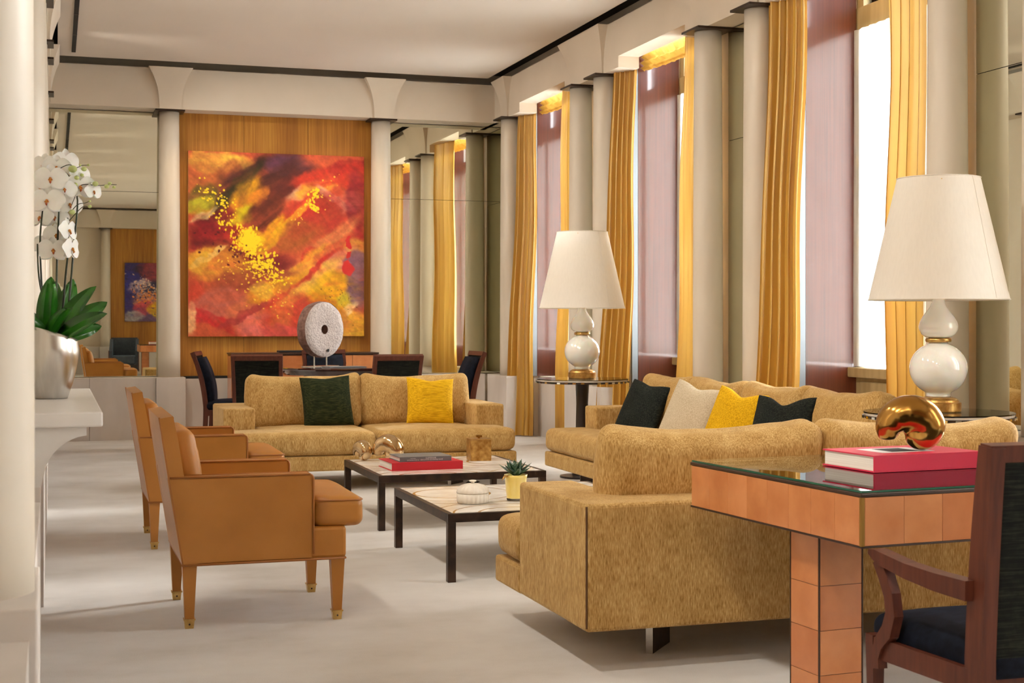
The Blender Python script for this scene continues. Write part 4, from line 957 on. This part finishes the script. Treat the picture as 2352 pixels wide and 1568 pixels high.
for (rr_, y) in ((.045, -.057), (.12, -.063), (.20, -.062), (.262, -.057), (.265, -.053)):
    fr.append([b.verts.new((rr_*(1+.016*noise.noise(Vector((math.cos(a)*3, math.sin(a)*3, rr_*4))))*math.cos(a), y+.004*noise.noise(Vector((rr_*40, a*9, 1))), rr_*(1+.02*noise.noise(Vector((math.cos(a)*3, math.sin(a)*3, rr_*4))))*math.sin(a))) for a in [2*PI*k/n for k in range(n)]])
for A, B in zip(fr, fr[1:]):
    for k in range(n): b.faces.new((A[k], A[(k+1) % n], B[(k+1) % n], B[k]))
obj('face', b, 'mill_stone', t, (0, 0, .355), smooth=True)
obj('small_hole', lathe(new(), [(.0, 0), (.016, 0), (.013, .004)], 12), 'black', t, (.04, -.0665, .355-.20), rot=(R(90), 0, 0))
t2 = book('magazine', 'thin dark and white magazine lying on the round dining table', (2.42, 13.12, TZ+.001), .36, .24, .012, 'grey_cloth', R(8), group='books')
# console against the oak panel
t = thing('console_cabinet', 'low orange-brown panelled cabinet against the oak wall', 'cabinet', (2.56, 15.45, 0))
CW = .78
obj('carcass', bx(-CW, CW, -.20, .20, .0, .905), 'desk_edge', t)
obj('top', bx(-CW-.01, CW+.01, -.215, .215, .906, .925, bev=.003), 'desk_edge', t)
rnd = random.Random(9)
for i in range(6):
    a = -CW+.03+i*(2*CW-.06)/6
    for z0, z1 in ((.03, .36), (.365, .70), (.72, .895)): obj('parchment_panel', bx(a+.002, a+(2*CW-.06)/6-.002, -.207, -.199, z0, z1), rnd.choice(['parchment', 'parchment_c', 'parchment_b']), t)
for s in (-1, 1): obj('parchment_panel', bx(min(s*CW, s*(CW+.006)), max(s*CW, s*(CW+.006)), -.18, .18, .03, .89), 'parchment_c', t)
obj('shelf_line', bx(-CW, CW, -.209, -.198, .701, .718), 'desk_bead', t)
tag(obj('tray', bx(-.16, .16, -.1, .1, 0, .022, bev=.006), 'black', None, (2.45, 15.45, .926)), 'flat black tray on top of the low cabinet', 'tray')

# ------------------------------------------------------------ orchids in a steel vase on the mantel
MZ = .951; VX, VY = -.012, 5.93
t = thing('orchid_planter', 'white orchids in a brushed steel slant-rimmed vase on the mantel', 'plant', (VX, VY, MZ))
b = new(); n = 48; rings = []
for i in range(19):
    f = i/18; r_ = .062+.043*math.sin(min(1, f*1.15)*PI/2)*(1-.12*max(0, f-.75)*4)
    rings.append([b.verts.new((r_*math.cos(a), r_*math.sin(a), f*(.290-.06*(.5+.5*math.cos(a-.15))))) for a in [2*PI*k/n for k in range(n)]])
for i in range(6):
    f = i/5; r_ = .0985-.012*f
    rings.append([b.verts.new((r_*math.cos(a), r_*math.sin(a), (.290-.06*(.5+.5*math.cos(a-.15)))-.03*f)) for a in [2*PI*k/n for k in range(n)]])
for A, B in zip(rings, rings[1:]):
    for k in range(n): b.faces.new((A[k], A[(k+1) % n], B[(k+1) % n], B[k]))
b.faces.new(rings[0][::-1]); obj('vase', b, 'steel', t, smooth=True)
rnd = random.Random(12); b = new()
for k in range(130):
    a = rnd.uniform(0, 2*PI); r_ = .088*math.sqrt(rnd.random()); z = .232-.04*(.5+.5*math.cos(a))*(r_/.09)+rnd.uniform(0, .018)
    bmesh.ops.create_icosphere(b, subdivisions=1, radius=rnd.uniform(.006, .012), matrix=Matrix.Translation((r_*math.cos(a), r_*math.sin(a), z)))
ms = obj('moss', b, 'moss', t); ms['kind'] = 'stuff'
def orch_leaf(L, w, az, el, bend, roll=0):
    w *= 1.25
    b = new(); n = 14; rows = []
    for i in range(n+1):
        f = i/n; ww = w*(math.sin(PI*(.10+.90*f)**.9))**.65 if f < 1 else .001; e = R(el-bend*f); 
        if i == 0: p = Vector((0, 0, 0))
        else: p = p+Vector((math.cos(e), 0, math.sin(e)))*(L/n)
        nx, nz = -math.sin(e), math.cos(e)
        rows.append([b.verts.new(q) for q in ((p.x+nx*ww*.35, -ww, p.z+nz*ww*.35), (p.x+nx*ww*.10, -ww*.5, p.z+nz*ww*.10), (p.x, 0, p.z), (p.x+nx*ww*.10, ww*.5, p.z+nz*ww*.10), (p.x+nx*ww*.35, ww, p.z+nz*ww*.35), (p.x-nx*.003, 0, p.z-nz*.003))])
    for A, B in zip(rows, rows[1:]):
        for k in range(6): b.faces.new((A[k], A[(k+1) % 6], B[(k+1) % 6], B[k]))
    e0 = R(el-bend/2)
    return rotm(b, Matrix.Rotation(R(az), 4, 'Z') @ Matrix.Rotation(-e0, 4, 'Y') @ Matrix.Rotation(R(roll), 4, 'X') @ Matrix.Rotation(e0, 4, 'Y'))
for L, w, az, el, bend, x, y in ((.26, .032, -8, 72, 35, .02, 0), (.24, .034, 12, 48, 20, .03, .02), (.22, .033, -25, 38, 22, .03, -.03), (.17, .028, 20, 22, 10, .04, .0), (.25, .036, 80, 84, 30, 0, .03), (.24, .034, 170, 60, 45, -.02, 0), (.22, .034, 215, 48, 40, -.02, -.03), (.26, .034, 40, 80, 25, .01, .02), (.20, .03, -60, 60, 40, .0, -.03), (.27, .032, -80, 80, 30, -.02, -.02)):
    obj('leaf', rotm(orch_leaf(L, w, az, el, bend, 62 if abs(az) < 50 else 50 if abs(az) > 130 else 0), Matrix.Translation((x, y, .235))), 'leaf', t, smooth=True)
def flower_parts():
    pet = new()
    def petal(a, L, w, z, cup):
        n, m_ = 6, 8; ctr = []; g = {}
        for i in range(n+1):
            for j in range(m_+1):
                f = i/n; u = (j/m_-.5)*2; r_ = L*f; ww = w*math.sin(PI*(.12+.80*f)**1.0)**.7 if f < 1 else w*.45
                x, y = r_*(1-.10*u*u*f), u*ww; zz = z-cup*(r_/L)**2+cup*.8*(u*u)*f
                g[i, j] = pet.verts.new((x*math.cos(a)-y*math.sin(a), x*math.sin(a)+y*math.cos(a), zz))
        for i in range(n):
            for j in range(m_): pet.faces.new((g[i, j], g[i+1, j], g[i+1, j+1], g[i, j+1]))
    for a, L, w, z in ((90, .038, .014, -.002), (215, .036, .014, -.002), (325, .036, .014, -.002), (8, .042, .026, .001), (172, .042, .026, .001)): petal(R(a), L, w, z, .006)
    h = new(); bmesh.ops.create_icosphere(h, subdivisions=2, radius=.0035, matrix=Matrix.Translation((0, .001, .003)))
    for s in (-1, 1): bmesh.ops.create_icosphere(h, subdivisions=1, radius=.0022, matrix=Matrix.Translation((s*.0035, -.002, .004)))
    tube(h, [(0, -.003, .004), (0, -.008, .007), (0, -.011, .004)], [.0025, .0028, .001], 6)
    return pet, h
FP = None
def px2(px, py, y): # point of the plant sheet at depth y seen at a photo pixel (used to read the stems off the photograph)
    u = (px-1176)/3294; S_, C_ = math.sin(R(17.696)), math.cos(R(17.696)); d = y/(C_-u*S_); return Vector((d*(S_+u*C_)-VX, y-VY, 1.25-(py-740)/3294*d-MZ))
fl = []
for (px, py, dy, az, tilt, sc) in ((130, 385, .02, -5, 5, 1.0), (100, 380, .05, -30, 10, 1), (150, 372, .08, 20, -10, 1.0), (116, 411, -.04, -5, 0, 1.15), (148, 435, -.03, 10, 10, .9), (184, 430, .0, 15, 0, 1.15), (108, 462, -.05, -12, 10, 1.2), (215, 440, .01, 40, 0, .75),
        (185, 400, .04, 30, 10, .8), (125, 500, .03, 0, 20, 1), (160, 470, .05, 20, 10, 1.0), (158, 530, -.02, 55, 5, 1.0), (165, 572, -.02, 60, 0, 1.05), (122, 575, .0, 5, 10, 1.1), (130, 540, .04, -20, 0, 1.0), (95, 430, .04, -40, 0, 1.1), (92, 500, .04, -30, 10, 1), (100, 560, .05, -20, 20, .9)):
    p = px2(px, py, VY+dy); M4 = Matrix.Translation(p) @ Matrix.Rotation(R(az), 4, 'Z') @ Matrix.Rotation(R(90-tilt), 4, 'X') @ Matrix.Scale(sc*1.4, 4)
    if FP is None:
        a_, h_ = flower_parts(); FP = (obj('bloom', a_, 'petal', t, smooth=True), None); hh = obj('heart', h_, 'orchid_heart', FP[0], smooth=True); o = FP[0]
    else: o = FP[0].copy(); C.objects.link(o); c = hh.copy(); C.objects.link(c); c.parent = o; o.parent = t
    o.matrix_local = M4
def stem(P, r=.0035, name='stem'):
    Q = [Vector(p) for p in P]; pts = []
    for i in range(len(Q)-1):
        for k in range(5):
            f = k/5; p0, p1, p2, p3 = Q[max(i-1, 0)], Q[i], Q[i+1], Q[min(i+2, len(Q)-1)]
            pts.append(.5*((2*p1)+(p2-p0)*f+(2*p0-5*p1+4*p2-p3)*f*f+(3*p1-p0-3*p2+p3)*f**3))
    pts.append(Q[-1]); return obj(name, tube(new(), pts, [r*(1-.4*i/len(pts)) for i in range(len(pts))], 7), 'stem', t, smooth=True)
for P in ([(118, 765, 0), (128, 700, 0), (132, 560, .01), (138, 455, .02), (150, 395, .02)], [(150, 770, 0), (158, 700, .0), (170, 560, .02), (178, 460, .02), (165, 420, .02)], [(105, 770, 0), (98, 690, .0), (92, 560, .02), (98, 480, 0)], [(125, 770, -.03), (108, 720, -.03), (90, 640, -.02), (86, 560, 0)], [(140, 770, .02), (150, 640, .02), (160, 540, .0), (155, 500, 0)]):
    stem([px2(a, b_, VY+c) for a, b_, c in P], .0048)
for P in ([(150, 400, .0), (135, 390, 0), (158, 378, 0), (175, 385, 0), (188, 380, 0), (203, 379, 0)], [(165, 440, 0), (190, 424, 0), (225, 426, .0), (250, 424, 0), (268, 424, 0)], [(150, 395, 0), (168, 415, 0), (175, 440, 0), (165, 470, 0)], [(160, 490, 0), (178, 470, 0), (195, 466, 0), (206, 462, 0)], [(150, 520, 0), (165, 500, 0), (190, 475, 0), (205, 476, 0)]):
    stem([px2(a, b_, VY+c) for a, b_, c in P], .0019, 'twig')
b0 = None
for (px, py, r_) in ((167, 388, .017), (193, 388, .011), (148, 411, .010), (176, 408, .010), (188, 402, .008), (219, 422, .012), (245, 428, .010), (252, 421, .008), (262, 430, .007), (206, 474, .008), (166, 487, .012), (173, 424, .010), (128, 432, .010), (203, 379, .006), (184, 379, .005), (206, 462, .005), (136, 436, .009)):
    if b0 is None:
        q = new(); bmesh.ops.create_uvsphere(q, u_segments=12, v_segments=8, radius=1); b0 = obj('bud', q, 'bud', t, smooth=True); o = b0
    else: o = b0.copy(); C.objects.link(o)
    o.location = px2(px, py, VY-.005); o.scale = (r_, r_, r_*.85)

# ------------------------------------------------------------ the end of the room behind the camera, seen in the mirrors
t = thing('tub_armchair', 'slate velvet armchair seen only in the left mirror', 'armchair', (1.56, -2.9, 0), R(4))
obj('seat', bx(-.26, .26, -.30, .28, .26, .47, bev=.03), 'grey_velvet', t)
obj('backrest', ribbon(new(), [(-.33, .12), (-.36, .45), (-.43, .88)], .09, 'x', -.30, .30), 'grey_velvet', t)
for s in (-1, 1):
    obj('arm', prism(new(), [(-.38, .12), (.28, .12), (.28, .58), (.10, .66), (-.25, .80), (-.40, .86)], 'x', min(s*.26, s*.33), max(s*.26, s*.33)), 'grey_velvet', t)
    obj('frame', prism(new(), [(-.40, .10), (.30, .10), (.30, .59), (.28, .59), (.28, .12), (-.40, .12)], 'x', min(s*.33, s*.345), max(s*.33, s*.345)), 'mahog_frame', t)
obj('base', bx(-.30, .30, -.33, .30, .02, .26), 'wenge', t)
dup(d1, (1.78, -1.4, 0), 0, label='second copper-coloured desk, seen only in the left mirror')
book('art_book', 'crimson book on the second desk, seen only in the mirror', (2.0, -.95, .7625), .44, .285, .055, 'pink_cloth', 0, group='books')
